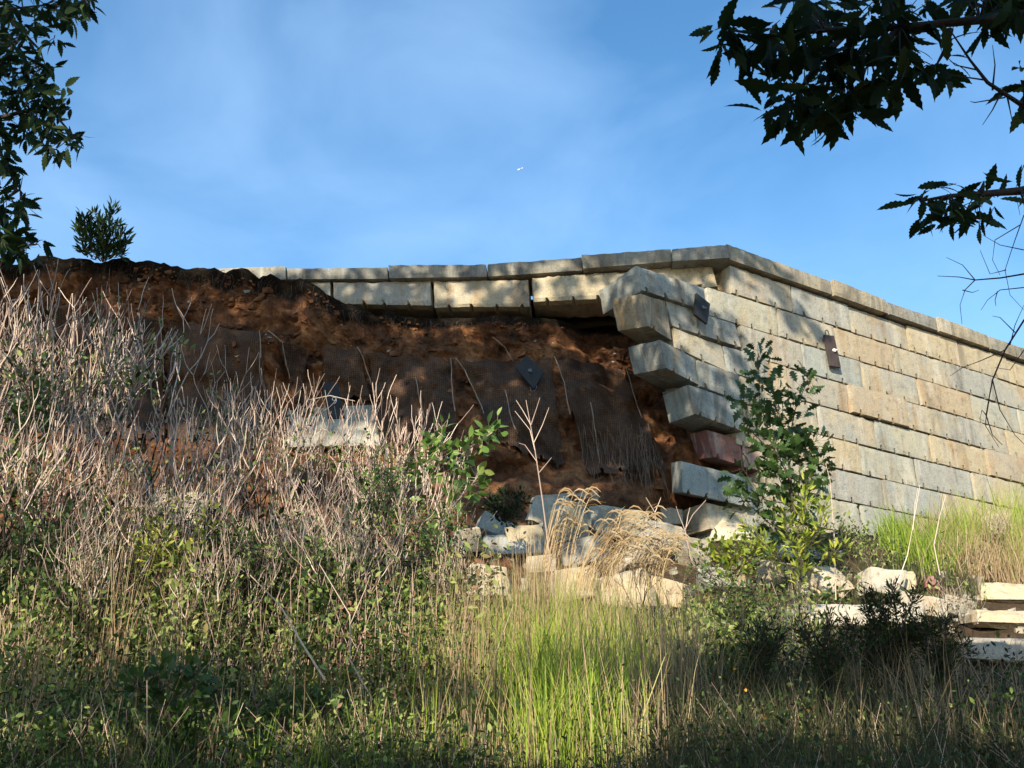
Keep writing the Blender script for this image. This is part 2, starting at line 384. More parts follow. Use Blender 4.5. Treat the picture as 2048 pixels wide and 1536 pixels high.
# ------------------------------------------------------------------ broken end (overhanging, twisted outward)
def z3(x, y): return (1040+x/2.926, 460+y/2.926)
def z5(x, y): return (1300+x/2.738, 760+y/2.738)
def broken(quad, ang, shift, depth, m, conv=z3, end=None, **kw):
    q = [conv(*c) for c in quad]
    # vertical plane through the block's right end on the wall, turned by ang
    pr = onplane(*q[1], W(0, 0, shift), OR_)
    n = Vector((OR_.x*math.cos(ang)-OR_.y*math.sin(ang), OR_.x*math.sin(ang)+OR_.y*math.cos(ang), 0))
    Fr = [onplane(*c, pr, n) for c in q]
    bk = -n*depth
    if end:                                   # tilted block: its rear top edge is seen at `end`
        r = ray(*conv(*end)); tl = Fr[0]-C0; tc_ = tl.dot(r); h2 = depth**2-(tl-r*tc_).length_squared
        bk = C0+r*(tc_+math.sqrt(max(h2, .04)))-Fr[0]
    return block('stone_block', Fr, bk, m, rw_, **kw)
A1 = .02
broken([(678, 200), (1080, 335), (1108, 480), (712, 352)], 0, .22, 1.15, M['stone_stained'], end=(452, 352), edge=.011)
broken([(706, 366), (852, 412), (900, 655), (752, 566)], .2, .22, .9, M['stone_stained_tan'], end=(527, 403), edge=.011)
broken([(852, 408), (1262, 548), (1300, 688), (892, 562)], A1, .10, .9, M['stone'])
broken([(897, 566), (1180, 672), (1215, 828), (915, 690)], A1, .10, .85, M['stone'])
broken([(1185, 672), (1440, 745), (1462, 900), (1218, 828)], .0, .06, .8, M['stone_stained'])
broken([(815, 632), (1033, 752), (1052, 912), (858, 810)], .25, .14, 1.0, M['stone_stained'], end=(622, 680), edge=.011)
broken([(1037, 755), (1288, 848), (1300, 1006), (1056, 915)], A1, .14, .9, M['stone_stained'])
broken([(1292, 850), (1470, 915), (1480, 1070), (1305, 1008)], .0, .05, .8, M['stone'])
broken([(985, 897), (1296, 1008), (1318, 1185), (1026, 1078)], .08, .18, .9, M['stone_stained'], end=(830, 962), edge=.011)
broken([(1300, 1010), (1500, 1075), (1510, 1235), (1322, 1187)], .0, .05, .8, M['stone'])
broken([(1090, 1165), (1290, 1222), (1310, 1385), (1130, 1330)], .0, .0, .8, M['stone_red'], end=(988, 1190))
broken([(1294, 1224), (1520, 1290), (1530, 1440), (1313, 1387)], -.03, .0, .8, M['stone_red'])
broken([(165, 437), (560, 535), (568, 705), (178, 618)], .02, .12, .85, M['stone_stained'], z5, end=(107, 449), edge=.011)
broken([(300, 665), (640, 742), (650, 870), (330, 815)], .0, .0, .8, M['stone'], z5)
broken([(520, 545), (640, 575), (650, 738), (530, 700)], .0, .0, .8, M['stone'], z5)
# ------------------------------------------------------------------ left (rear) wall
lw = empty('stone_wall', CORNER+UL*4.5-Vector((0, 0, .6))); tag(lw, 'undermined stretch of stone wall with two sagging courses above the red clay bank', 'wall')
def lq(quad, m, off, depth, name, conv=lambda x, y: (x, y), **kw):
    P = CORNER+OL*off
    if name == 'capstone': quad = [(quad[0][0]-1, quad[0][1]), (quad[1][0]+1, quad[1][1]), (quad[2][0]+1, quad[2][1]), (quad[3][0]-1, quad[3][1])]
    Fr = [onplane(*conv(*c), P, OL) for c in quad]
    return block(name, Fr, -OL*depth, m, lw, **kw)
lq([(250, 545), (400, 537), (400, 566), (250, 570)], M['stone_cap'], .12, .95, 'capstone', notch=False, edge=.010)
lq([(401, 537), (571, 530), (572, 559), (401, 565)], M['stone_cap'], .12, .95, 'capstone', notch=False, edge=.010)
lq([(573, 535), (775, 533), (776, 558), (574, 559)], M['stone_cap'], .10, .95, 'capstone', notch=False, edge=.010)
lq([(776, 528), (972, 527), (974, 554), (777, 557)], M['stone_cap'], .14, .95, 'capstone', notch=False, edge=.010)
lq([(974, 526), (1163, 513), (1165, 541), (975, 554)], M['stone_cap'], .12, .95, 'capstone', notch=False, edge=.010)
lq([(1163, 508), (1342, 496), (1344, 523), (1166, 538)], M['stone_cap'], .22, 1.05, 'capstone', notch=False, edge=.010)
lq([(1343, 496), (1457, 487), (1461, 516), (1345, 523)], M['stone_cap'], .30, 1.1, 'capstone', notch=False, edge=.010)
lq([(440, 566), (661, 563), (662, 618), (441, 620)], M['stone'], .0, .8, 'stone_block')
lq([(664, 562), (862, 560), (865, 612), (665, 608)], M['stone'], .02, .8, 'stone_block', edge=.016)
lq([(865, 560), (1058, 557), (1061, 614), (867, 616)], M['stone'], .03, .8, 'stone_block', edge=.016)
lq([(1061, 552), (1262, 540), (1262, 596), (1065, 605)], M['stone'], .06, .8, 'stone_block', edge=.026)
lq([(1264, 541), (1424, 523), (1438, 573), (1264, 590)], M['stone'], .0, .8, 'stone_block', edge=.016)

# ------------------------------------------------------------------ earth bank
TOPPX = [(-900, 470), (-300, 490), (0, 512), (40, 514), (90, 505), (120, 503), (150, 513), (180, 511), (215, 516), (240, 514), (270, 522), (300, 522), (322, 524), (345, 535), (375, 538), (400, 543), (440, 541), (480, 545), (520, 556), (545, 554), (560, 562), (590, 563), (620, 566), (645, 578), (665, 590), (690, 603), (720, 606), (860, 616), (950, 620), (1060, 616), (1200, 604), (1400, 600), (1700, 620)]
tops = [atY(x, y, ywall(0)-.25) for x, y in TOPPX]
TX = [p.x for p in tops]; TZ = [p.z for p in tops]
def ztop(x): return interp(x, TX, TZ)
def Yb(x, z):
    d = ztop(x)-z
    lip = interp(x, [-20, -12, -4.2, -3.4, -2.6, .2, .9, 1.5, 3, 6], [1.0, .9, .75, .5, .05, -.05, -.35, -1.0, -1.3, -1.3])
    lf = interp(d, [0, .25, .9, 2.2, 3.2], [1, .92 if x < 0 else 1, .75, .3, 0])
    pf = interp(d, [-1, 0, .35, 1.1, 2.0, 2.8, 3.5, 4.3, 5.2, 6.5, 9.5], [0, 0, -.18, .05, .40, .60, .95, 1.7, 2.8, 4.4, 8])
    pf *= interp(x, [-1, 1.0, 2.4, 4], [1, .85, .28, .1])
    # slump fan descending to the right
    n = .34*fbm((x*.55, z*.8, 1.3), 3)+.20*fbm((x*1.9, z*2.6, 7.7), 4)+.11*fbm((x*5, z*6, 2.2), 5)
    y = ywall(x) - lip*lf - pf - n*min(1, .35+max(0, d))
    if -6 < x < 0 and z < 7.6:
        y -= .42*math.exp(-((x+3)/.95)**2)*min(1, max(0, (7.5-z)/.5))*math.exp(-(max(0, 6.6-z)/1.1)**2)
    if x > 2.0:
        lim = 14.7585+x*.606+.75
        y = max(y, y*(1-min(1, (x-2.0)/.5))+lim*min(1, (x-2.0)/.5))
    return y
bx = list(np.arange(-24, -11, .5))+list(np.arange(-11, 4.9, .07)); V = []; at = []; nr = 120
for i, x in enumerate(bx):
    zt = ztop(x)+.10*fbm((x*2.5, 0, 4), 4)*(1 if x < -2.2 else .2)
    # crest going back
    if x < -3.3:
        V += [(x, Yb(x, zt)+9, zt-.9), (x, Yb(x, zt)+1.5, zt-.5), (x, Yb(x, zt)+.25, zt-.03)]
    else:
        V += [(x, ywall(x)+9, CORNER.z-.3), (x, ywall(x)+.86, CORNER.z-.12), (x, ywall(x)+.84, zt-.04)]
    at += [1, 1, 1]
    for j in range(nr):
        d = 9.5*(j/(nr-1))**1.3; z = zt-d
        V.append((x, Yb(x, z), z))
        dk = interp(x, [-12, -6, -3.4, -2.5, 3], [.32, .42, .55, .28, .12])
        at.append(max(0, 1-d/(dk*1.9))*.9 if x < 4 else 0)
n = nr+3; V = [V[k] for k in range(len(V))]
Fc = [(i*n+j, i*n+j+1, (i+1)*n+j+1, (i+1)*n+j) for i in range(len(bx)-1) for j in range(n-1)]
tag(mkobj('earth_bank', V, Fc, M['earth'], None, False, at), kind='structure')
# plateau of fill behind the walls
pl = MB()
pts = [Vector((-300, 27, 10.2)), CORNER+Vector((-25, 9, -1.3)), CORNER+Vector((-.3, .75, -.7)), W(5.5, .7, -.9), W(40, .7, -.9), Vector((300, 300, 10)), Vector((-300, 300, 10))]
pl.poly(pts); tag(pl.build('plateau', M['ground']), kind='structure')
_gx = np.arange(-13, 5.0, .06); _gz = np.arange(3.5, 13.6, .06)
_T = np.array([[Yb(float(x), float(z)) for z in _gz] for x in _gx])
def Yt(x, z):
    a = (x+13)/.06; b = (z-3.5)/.06
    i = min(max(int(a), 0), len(_gx)-2); j = min(max(int(b), 0), len(_gz)-2); a = min(max(a-i, 0), 1); b = min(max(b-j, 0), 1)
    return (_T[i][j]*(1-a)+_T[i+1][j]*a)*(1-b)+(_T[i][j+1]*(1-a)+_T[i+1][j+1]*a)*b
def surfhit(px, py, t0=4.0):
    d = ray(px, py); t = t0
    while t < 30:
        P = C0+d*t
        if P.z <= G(P.x, P.y): break
        if P.y > 11 and P.x < 4 and P.y >= Yt(P.x, P.z): break
        t += .06
    return C0+d*t
def bankhit(px, py, off=.05):
    d = ray(px, py); t = 15.0
    for k in range(300):
        P = C0+d*t
        if P.y >= Yt(P.x, P.z)-off: break
        t += .03
    return C0+d*t

# ------------------------------------------------------------------ netting panels
def netting(quad, label, cords=(), nx=26, nz_=26, sd=1, fray=0, holes=()):
    TL, TR, BR, BL = quad; th = empty('netting_panel', bankhit(*TL))
    tag(th, label, 'netting', 'torn brown netting panels on the clay bank')
    V = []; keep = []
    for i in range(nx+1):
        u = i/nx
        for j in range(nz_+1):
            v = j/nz_
            px = (TL[0]*(1-u)+TR[0]*u)*(1-v)+(BL[0]*(1-u)+BR[0]*u)*v
            py = (TL[1]*(1-u)+TR[1]*u)*(1-v)+(BL[1]*(1-u)+BR[1]*u)*v
            ef = 7*noise.noise(Vector((px*.03, sd, 0)))*(1-v)+14*noise.noise(Vector((px*.05, sd*2, 5)))*v
            ex = 5*noise.noise(Vector((py*.02, sd*3, 1)))*(1 if i in (0, nx) else 0)
            P = smooth_bank(px+ex, py+ef)
            P = P + Vector((0, -1, 0))*(.05*math.sin(px*.11+sd)+.05*fbm((px*.02, py*.006, sd), 3)+.02)
            V.append(P)
    Fc = []
    for i in range(nx):
        for j in range(nz_):
            if (j == nz_-1) and noise.noise(Vector((i*.9, sd*5, j))) > .1: continue
            Fc.append((i*(nz_+1)+j, i*(nz_+1)+j+1, (i+1)*(nz_+1)+j+1, (i+1)*(nz_+1)+j))
    V = [tuple(p-th.location) for p in V]
    mkobj('fabric', V, Fc, M['net'], th, True)
    for c in cords:
        mb = MB(); pts = []
        for k in range(len(c)-1):
            for q in range(5):
                u = q/5; x = c[k][0]*(1-u)+c[k+1][0]*u; y = c[k][1]*(1-u)+c[k+1][1]*u
                pts.append(smooth_bank(x+.8*math.sin(k*3+q), y)+Vector((0, -.13, 0)))
        mb.tube(pts, .009, 4, .8); mb.build('cord', M['cord'], th, origin=th.location)
    if fray:
        mb = MB(); rq = random.Random(sd)
        for k in range(fray):
            u = rq.random(); v = rq.uniform(.55, 1.0)
            x = (TL[0]*(1-u)+TR[0]*u)*(1-v)+(BL[0]*(1-u)+BR[0]*u)*v; y = (TL[1]*(1-u)+TR[1]*u)*(1-v)+(BL[1]*(1-u)+BR[1]*u)*v
            P = smooth_bank(x, y)+Vector((0, -.12, 0)); l = rq.uniform(.25, .9); sw = rq.uniform(-.12, .2)
            mb.tube([P, P+Vector((sw*.3, -.02, -l*.35)), P+Vector((sw*.6, -.03, -l*.7)), P+Vector((sw, -.03, -l))], .004, 3, rq.uniform(0, .6))
        mb.build('loose_thread', M['cord'], th, origin=th.location)
    return th
def smooth_bank(px, py):
    d = ray(px, py); t = 14.5
    # slightly relaxed version of the bank surface so that cloth bridges hollows
    lo = None
    for k in range(160):
        P = C0+d*t
        s = min(Yt(P.x, P.z), Yt(P.x-.12, P.z), Yt(P.x+.12, P.z), Yt(P.x, P.z+.12))
        if P.y >= s-.07: break
        t += .04
    return C0+d*t
netting([(-40, 610), (100, 612), (110, 860), (-40, 860)], 'torn brown netting panel at the far left end behind the pale twigs', [((100, 618), (108, 660), (118, 760))], sd=1)
netting([(108, 618), (322, 640), (330, 880), (112, 870)], 'wide dark netting panel left of the forked dead twig on the bank', [((322, 640), (330, 700), (334, 800))], sd=2, nx=30)
netting([(338, 642), (522, 668), (528, 880), (338, 880)], 'dark brown netting panel hanging just left of the open slit with red soil', [((522, 668), (526, 735))], sd=3, nx=30)
netting([(556, 684), (614, 700), (602, 800), (590, 800)], 'narrow strip of netting between two soil gaps above the left board', [((540, 668), (568, 690), (575, 735), (585, 770))], sd=4, nx=10, nz_=20)
netting([(646, 690), (716, 704), (742, 800), (646, 800)], 'netting panel directly above the grey board with the number nine', [((716, 700), (728, 720), (745, 775), (752, 808))], sd=5, nx=12, nz_=20)
netting([(738, 706), (900, 722), (912, 880), (760, 880)], 'sun streaked netting panel right of the board with the number nine', [((902, 722), (905, 780), (912, 840)), ((832, 760), (840, 800), (852, 850))], sd=6, nx=26)
netting([(924, 724), (1100, 716), (1130, 940), (985, 880)], 'netting panel in the middle of the bank under the tilted dark board', [((912, 722), (930, 745), (955, 800), (972, 840)), ((985, 680), (1010, 700), (1030, 735)), ((1010, 785), (1022, 840), (1038, 880))], sd=7, nx=26)
netting([(1112, 716), (1240, 738), (1336, 938), (1180, 948)], 'frayed netting panel in the dark hollow beside the broken stone wall end', [((1108, 718), (1128, 770), (1142, 850)), ((1180, 810), (1190, 870), (1200, 945)), ((1250, 740), (1268, 800), (1285, 850))], sd=8, nx=22, fray=140)

def lump(mb, c, r, rq, flat=.7):
    b = len(mb.v)
    for q in ((-1, -1, -1), (1, -1, -1), (1, 1, -1), (-1, 1, -1), (-1, -1, 1), (1, -1, 1), (1, 1, 1), (-1, 1, 1)):
        mb.v.append(c+Vector([(q[i]*.7+rq.uniform(-.45, .45))*r*(flat if i == 2 else 1) for i in range(3)])); mb.t.append(0)
    for f in ((3, 2, 1, 0), (4, 5, 6, 7), (0, 1, 5, 4), (1, 2, 6, 5), (2, 3, 7, 6), (3, 0, 4, 7)): mb.f.append(tuple(b+i for i in f))
mb = MB(); rq = random.Random(21); m2 = MB()
for k in range(6500):
    x = rq.uniform(-11, 3.2); d = rq.uniform(.15, 6.5) if rq.random() < .5 else rq.uniform(.1, 1.9)
    if noise.noise(Vector((x*1.1, d*1.6, 4))) < -.08: continue
    z = ztop(x)-d; y = Yt(x, z) if x > -12 else Yb(x, z)
    lump(mb if rq.random() < .97 else m2, Vector((x, y+.01, z)), rq.uniform(.012, .045) if rq.random() < .92 else rq.uniform(.05, .10), rq)
tag(mb.build('soil_clods', M['earth']), 'crumbly clay clods stuck all over the eroded bank face', 'soil', None, 'stuff')
tag(m2.build('pebbles', M['stone']), 'small pale pebbles dotted over the red clay bank', 'pebbles', None, 'stuff')
mb = MB()
for k in range(420):
    x = rq.uniform(-11, .5); d = rq.uniform(.02, .35); z = ztop(x)-d; P = Vector((x, Yt(x, z)-.02, z)); l = rq.uniform(.08, .5); sx = rq.uniform(-.15, .15)
    mb.tube([P, P+Vector((sx*.4, -.08, -l*.3)), P+Vector((sx, -.07, -l))], [.005, .004, .0015], 3, rq.random(), cap=False)
tag(mb.build('roots', M['bark']), 'fine dark roots dangling from the topsoil edge of the bank', 'roots', None, 'stuff')
# ------------------------------------------------------------------ boards with bolt and ring
def board(quad, P, n, label, mt, ring=None, bolt=None, nine=False, planks=2, thick=.05):
    Fr = [onplane(*c, P, n) for c in quad]; TL, TR, BR, BL = Fr
    th = empty('anchor_board', BL); tag(th, label, 'board', 'dark anchor boards on the wall and bank')
    def at(u, v, o=0.): return TL*(1-u)*(1-v)+TR*u*(1-v)+BR*u*v+BL*(1-u)*v+n*o
    for k in range(planks):
        mb = MB(); u0 = k/planks+(.015 if k else 0); u1 = (k+1)/planks-.015
        j0, j1 = random.uniform(-.01, .01), random.uniform(-.01, .01)
        pts = [at(u0, j0), at(u1, j0), at(u1, 1+j1), at(u0, 1+j1)]
        b = 0; mb.v = [p for p in pts]+[p+n*thick for p in pts]; mb.t = [.5]*8
        for f in ((0, 1, 2, 3), (7, 6, 5, 4), (1, 0, 4, 5), (2, 1, 5, 6), (3, 2, 6, 7), (0, 3, 7, 4)): mb.f.append(f)
        plk = mb.build('plank', mt, th, origin=th.location)
    if bolt:
        c = at(*bolt, thick); mb = MB(); d = Vector((-.6, -.1, .25)) if not nine else n
        mb.tube([c-n*.02, c+n*.03], .035, 8); mb.tube([c+n*.02, c+n*.05+(TR-TL)*.15], .014, 6)
        mb.build('bolt', M['steel'] if not bolt[0] > .55 else M['white'], th, origin=th.location)
    if ring:
        c = at(*ring, thick*.5); mb = MB(); up = (TL-BL).normalized(); rt = (TR-TL).normalized()
        mb.tube([c+rt*(math.cos(a)*.05)+up*(math.sin(a)*.07) for a in np.linspace(0, 2*math.pi, 13)], .011, 5, cap=False)
        mb.build('ring', M['steel'], th, origin=th.location)
    if nine:
        mb = MB(); rt = (TR-TL).normalized(); dn = (BL-TL).normalized(); c = at(.56, .5, thick+.006)
        arc = [(math.cos(a)*.028, math.sin(a)*.028-.02) for a in np.linspace(0, 2*math.pi, 12)]
        mb.tube([c+rt*x+dn*y for x, y in arc], .008, 4)
        mb.tube([c+rt*.028-dn*.02, c+rt*.03+dn*.02, c+rt*.012+dn*.05, c-rt*.014+dn*.055], .008, 4)
        mb.build('number', M['white'], plk, origin=th.location)
    return th
board([(645, 768), (676, 767), (691, 838), (656, 839)], Vector((0, 15.6, 0)), Vector((.1, -1, 0)).normalized(), 'grey two plank board with a white 9 leaning on the pale half buried block', M['plate'], bolt=None, nine=True)
board([(1053, 712), (1088, 748), (1068, 781), (1031, 738)], bankhit(1060, 748, .22), Vector((0, -1, .1)).normalized(), 'tilted black board lying loose on the netting in the middle of the bank', M['plate'], ring=(.95, .95), bolt=(.5, .5), planks=1)
p3 = onplane(1402, 612, W(0, 0, .26), OR_)
board([z3(1022, 376), z3(1103, 440), z3(1086, 556), z3(1014, 500)], p3, OR_, 'small bent black board on the overhanging broken end of the wall', M['plate'], bolt=(.5, .45), planks=1)
p4 = onplane(1665, 700, W(0, 0, .06), OR_)
board([z3(1772, 620), z3(1828, 626), z3(1868, 812), z3(1808, 798)], p4, OR_, 'upright brown board with white bolt on the intact right part of the wall', M['plate_brown'], ring=(.4, -.08), bolt=(.6, .48))

# ------------------------------------------------------------------ fallen blocks and rubble
def fallen(quad, Ys, back, m, label, edge=.05, amp=.03, group='fallen stone blocks below the wall', notch=False, name='fallen_block', emb=.05):
    mx = (quad[2][0]+quad[3][0])/2; my = (quad[2][1]+quad[3][1])/2
    Yh = surfhit(mx, my+4).y-emb; dy = Yh-(Ys[2]+Ys[3])/2
    Fr = [atY(*c, y+dy) for c, y in zip(quad, Ys)]
    o = block(name, Fr, Vector(back), m, None, notch=notch, edge=edge, amp=amp, step=.085)
    tag(o, label, 'stone block', group); return o
P_, Sb, Bl, Tn, Rd = M['stone_pale'], M['stone'], M['stone_blue'], M['stone_tan'], M['stone_red']
fallen([(1062, 985), (1180, 978), (1165, 1062), (1042, 1045)], (14.8, 15.2, 14.6, 14.4), (.1, .8, .1), Tn, 'brown clay stained block at the back of the rubble heap against red soil')
fallen([(1092, 1006), (1160, 1004), (1200, 1062), (1062, 1060)], (14.1, 14.2, 13.9, 13.8), (.15, .6, .12), Bl, 'blue grey slab propped up over a dark gap in the rubble heap')
fallen([(1172, 974), (1202, 972), (1208, 1012), (1178, 1016)], (15.3, 15.3, 15.1, 15.1), (.1, .4, 0), Tn, 'small upright brown slab sticking out behind the rubble heap')
fallen([(1184, 1018), (1262, 1012), (1290, 1064), (1200, 1070)], (14.2, 14.4, 14.1, 13.9), (.1, .7, .1), Bl, 'grey block on the right of the propped slab in the rubble heap')
fallen([(960, 1066), (1095, 1068), (1100, 1112), (962, 1118)], (13.8, 13.7, 13.5, 13.5), (.0, .6, .15), Bl, 'long blue grey block lying level in front of the leafy dark bush')
fallen([(916, 1150), (1015, 1146), (1020, 1200), (912, 1200)], (12.5, 12.4, 12.2, 12.2), (.1, .6, .12), P_, 'pale block in the sunny front row beside the leafy sapling')
fallen([(1194, 1150), (1312, 1160), (1318, 1225), (1196, 1222)], (12.3, 12.4, 12.1, 12.1), (.1, .6, .1), P_, 'bright orange tinged block at the right end of the central row')
fallen([(962, 1028), (1002, 1022), (1014, 1056), (955, 1060)], (14.0, 14.1, 13.9, 13.9), (.1, .4, .05), Tn, 'small brown boulder right below the dark evergreen bush', .07)
fallen([(1432, 1014), (1466, 1022), (1545, 1088), (1408, 1086)], (14.9, 15.0, 14.6, 14.5), (.2, .5, .08), P_, 'pointed tan boulder leaning at the foot of the broken wall end', .05)
fallen([(1548, 1080), (1700, 1098), (1720, 1124), (1552, 1118)], (14.2, 14.4, 14.0, 13.8), (.1, .5, .05), Sb, 'low flat stone behind the weeds at the foot of the wall')
fallen([(1592, 1140), (1700, 1143), (1702, 1204), (1590, 1200)], (12.9, 13, 12.7, 12.7), (.1, .7, .1), P_, 'long sunlit cream block left in the right hand row')
fallen([(1796, 1138), (1842, 1134), (1846, 1190), (1800, 1196)], (12.8, 12.9, 12.7, 12.7), (.1, .6, .1), P_, 'narrow end of a cream block beside the red stone')
fallen([(1850, 1150), (1880, 1146), (1893, 1192), (1850, 1194)], (12.8, 12.9, 12.7, 12.7), (.1, .4, .1), Rd, 'small rusty red stone in the right hand row')
fallen([(1600, 1206), (1860, 1204), (1862, 1262), (1602, 1262)], (12.3, 12.4, 12.1, 12.1), (.1, .5, .1), P_, 'lower cream block behind the dark weeds on the right')
fallen([(1962, 1160), (2110, 1166), (2110, 1208), (1958, 1208)], (12.2, 12.3, 12.0, 12.0), (.1, .7, .12), P_, 'upper rounded cream block at the right edge', .06)
fallen([(1946, 1212), (2120, 1216), (2120, 1264), (1948, 1258)], (11.9, 12.0, 11.9, 11.85), (.1, .8, .1), P_, 'lower yellow block at the right edge under the rounded one')
fallen([(1914, 1186), (1952, 1182), (1958, 1212), (1918, 1214)], (12.2, 12.2, 12.1, 12.1), (.05, .3, .05), Tn, 'small yellow stone left of the two stacked blocks at the right edge')
fallen([(566, 812), (756, 806), (766, 892), (570, 896)], (15.75, 15.8, 15.5, 15.4), (.1, .7, .1), M['stone_stained'], 'pale half buried block on the bank behind the board with the number nine', .025, .012, emb=.34)
fallen([(290, 985), (400, 978), (410, 1056), (292, 1062)], (12.6, 12.7, 12.4, 12.4), (.1, .7, .15), P_, 'pale block glowing behind the bare shrubs on the left')
fallen([(1925, 1275), (2120, 1280), (2120, 1340), (1925, 1330)], (10.9, 10.9, 10.7, 10.7), (.1, .5, .12), Tn, 'low orange brown stone under the yellow block at the right edge')
def boulder(px, py, wpx, hpx, m, label, sd, dy=0., tall=1.):
    rq = random.Random(sd); P = surfhit(px, py+hpx*.35); Y = P.y-.12+dy; c = atY(px, py, Y); sc_ = (P-C0).length/F; hw = wpx*.5*sc_; hh = hpx*.5*sc_
    bm = bmesh.new(); R3 = Matrix.Rotation(rq.uniform(-.35, .35), 3, 'Y') @ Matrix.Rotation(rq.uniform(-.5, .5), 3, 'Z') @ Matrix.Rotation(rq.uniform(-.3, .3), 3, 'X')
    for k in range(17):
        q = Vector([rq.choice((-1, 1))*rq.uniform(.62, 1) for _ in range(3)]); q = Vector((q.x*hw, q.y*max(hw*.7, .2), q.z*hh)); bm.verts.new(R3 @ q)
    r_ = bmesh.ops.convex_hull(bm, input=bm.verts); bmesh.ops.delete(bm, geom=[g for g in r_['geom_interior'] if isinstance(g, bmesh.types.BMVert)], context='VERTS')
    bmesh.ops.triangulate(bm, faces=bm.faces)
    bmesh.ops.subdivide_edges(bm, edges=bm.edges, cuts=3, use_grid_fill=True)
    for v in bm.verts:
        v.co += v.co.normalized()*(.018*fbm(v.co*5+Vector((sd, 0, 0)), 3)+.008*noise.noise(v.co*22))
    me = bpy.data.meshes.new('boulder'); bm.to_mesh(me); bm.free(); me.materials.append(m)
    o = bpy.data.objects.new('boulder', me); COL.objects.link(o); o.location = c; tag(o, label, 'boulder', 'angular boulders of the rubble heap'); return o
for a in [(930, 1085, 60, 50, Sb, 'angular grey boulder at the far left end of the rubble heap under the sapling', 1), (985, 1060, 70, 40, Bl, 'flat grey boulder just under the small dark evergreen bush', 2),
          (1050, 1085, 80, 60, Sb, 'grey boulder below the propped slab at the centre left of the heap', 3), (1130, 1055, 90, 70, Bl, 'large blue grey boulder under the middle of the propped slab', 4),
          (1235, 1048, 110, 60, Bl, 'wide grey boulder right of the propped slab before the red soil', 5), (1320, 1080, 90, 60, Sb, 'grey boulder right of the arching dry grass', 6),
          (1170, 1105, 90, 56, Sb, 'grey boulder behind the arching dry grass stems', 7), (1268, 1120, 100, 54, Tn, 'brownish boulder behind the low tan grass tangle', 8),
          (1345, 1040, 50, 36, Tn, 'small brown boulder on red soil left of the pointed tan one', 9), (1388, 1108, 70, 60, Sb, 'boulder below left of the pointed tan one', 10),
          (1080, 1128, 60, 40, P_, 'small pale boulder between the grey heap and the sunny row', 11), (975, 1158, 80, 56, P_, 'creamy boulder at the left of the sunny front row', 12),
          (1150, 1168, 90, 66, P_, 'big creamy angular boulder in the middle of the sunny front row', 13), (1250, 1178, 110, 70, P_, 'big creamy boulder with orange stains right in the sunny front row', 14),
          (1345, 1190, 80, 56, P_, 'pale boulder closing the sunny front row on its right', 15), (1440, 1160, 90, 50, Sb, 'dull boulder hidden in weeds below the pointed tan one', 16),
          (1560, 1150, 80, 50, P_, 'pale boulder behind the narrow leaved yellow green weed', 17), (1660, 1162, 90, 60, P_, 'cream boulder in front of the left cream block on the right', 18),
          (1760, 1170, 80, 60, P_, 'cream boulder in the middle of the right hand row', 19), (1905, 1215, 60, 40, Tn, 'ochre boulder between the red stone and the stacked blocks', 20),
          (900, 1175, 70, 50, P_, 'pale boulder peeping out of the thicket left of the sunny row', 21), (1845, 1225, 90, 44, Tn, 'ochre boulder behind the feathery evergreen shrubs', 22)]: boulder(*a)
# loose rubble, too many small pieces to count
mb = MB(); rq = random.Random(3)
for k in range(260):
    x = rq.uniform(-5, 8.5); y = rq.uniform(11.5, 15.3)
    z = G(x, y); r = rq.uniform(.02, .07)
    if x < 2.6: z = max(z, z)
    b = len(mb.v); 
    q = [Vector((rq.uniform(-1, 1), rq.uniform(-1, 1), rq.uniform(-.7, .7))) for _ in range(8)]
    dd = Vector((x, y, z+r*.3))
    for s_, c in zip(q, ((-1, -1, -1), (1, -1, -1), (1, 1, -1), (-1, 1, -1), (-1, -1, 1), (1, -1, 1), (1, 1, 1), (-1, 1, 1))):
        mb.v.append(dd+(Vector(c)*.75+s_*.35)*r); mb.t.append(.5)
    for f in ((3, 2, 1, 0), (4, 5, 6, 7), (0, 1, 5, 4), (1, 2, 6, 5), (2, 3, 7, 6), (3, 0, 4, 7)): mb.f.append(tuple(b+i for i in f))
tag(mb.build('rubble', M['stone_tan']), 'loose stone chips scattered between the fallen blocks', 'rubble', kind='stuff')

# ================================================================== vegetation
def leaf_t(widths, droop=.25, fold=.18, n=None):
    k = len(widths); T = []
    for i, w_ in enumerate(widths):
        x = i/(k-1); z = -droop*x*x
        T += [(x, 0, z), (x, max(w_, .004), z+fold*w_), (x, -max(w_, .004), z+fold*w_)]
    Fq = []
    for i in range(k-1):
        a = 3*i; b = a+3
        Fq += [(a, b, b+1, a+1), (a, a+2, b+2, b)]
    return np.array(T, float), np.array(Fq)
T_SIMPLE = leaf_t([.02, .22, .2, .01], .15)
T_OVAL = leaf_t([.02, .24, .30, .22, .01], .2)
T_LANCE = leaf_t([.02, .11, .13, .08, .01], .25)
T_SERR = leaf_t([.01, .05, .11, .09, .15, .12, .18, .14, .175, .12, .14, .08, .08, .03, .005], .30)
T_LOBE = leaf_t([.03, .07, .22, .10, .34, .14, .38, .16, .26, .06], .25)
def px2w(px, y, zrel): return (px-1024)*(y*CT+zrel*ST)/F
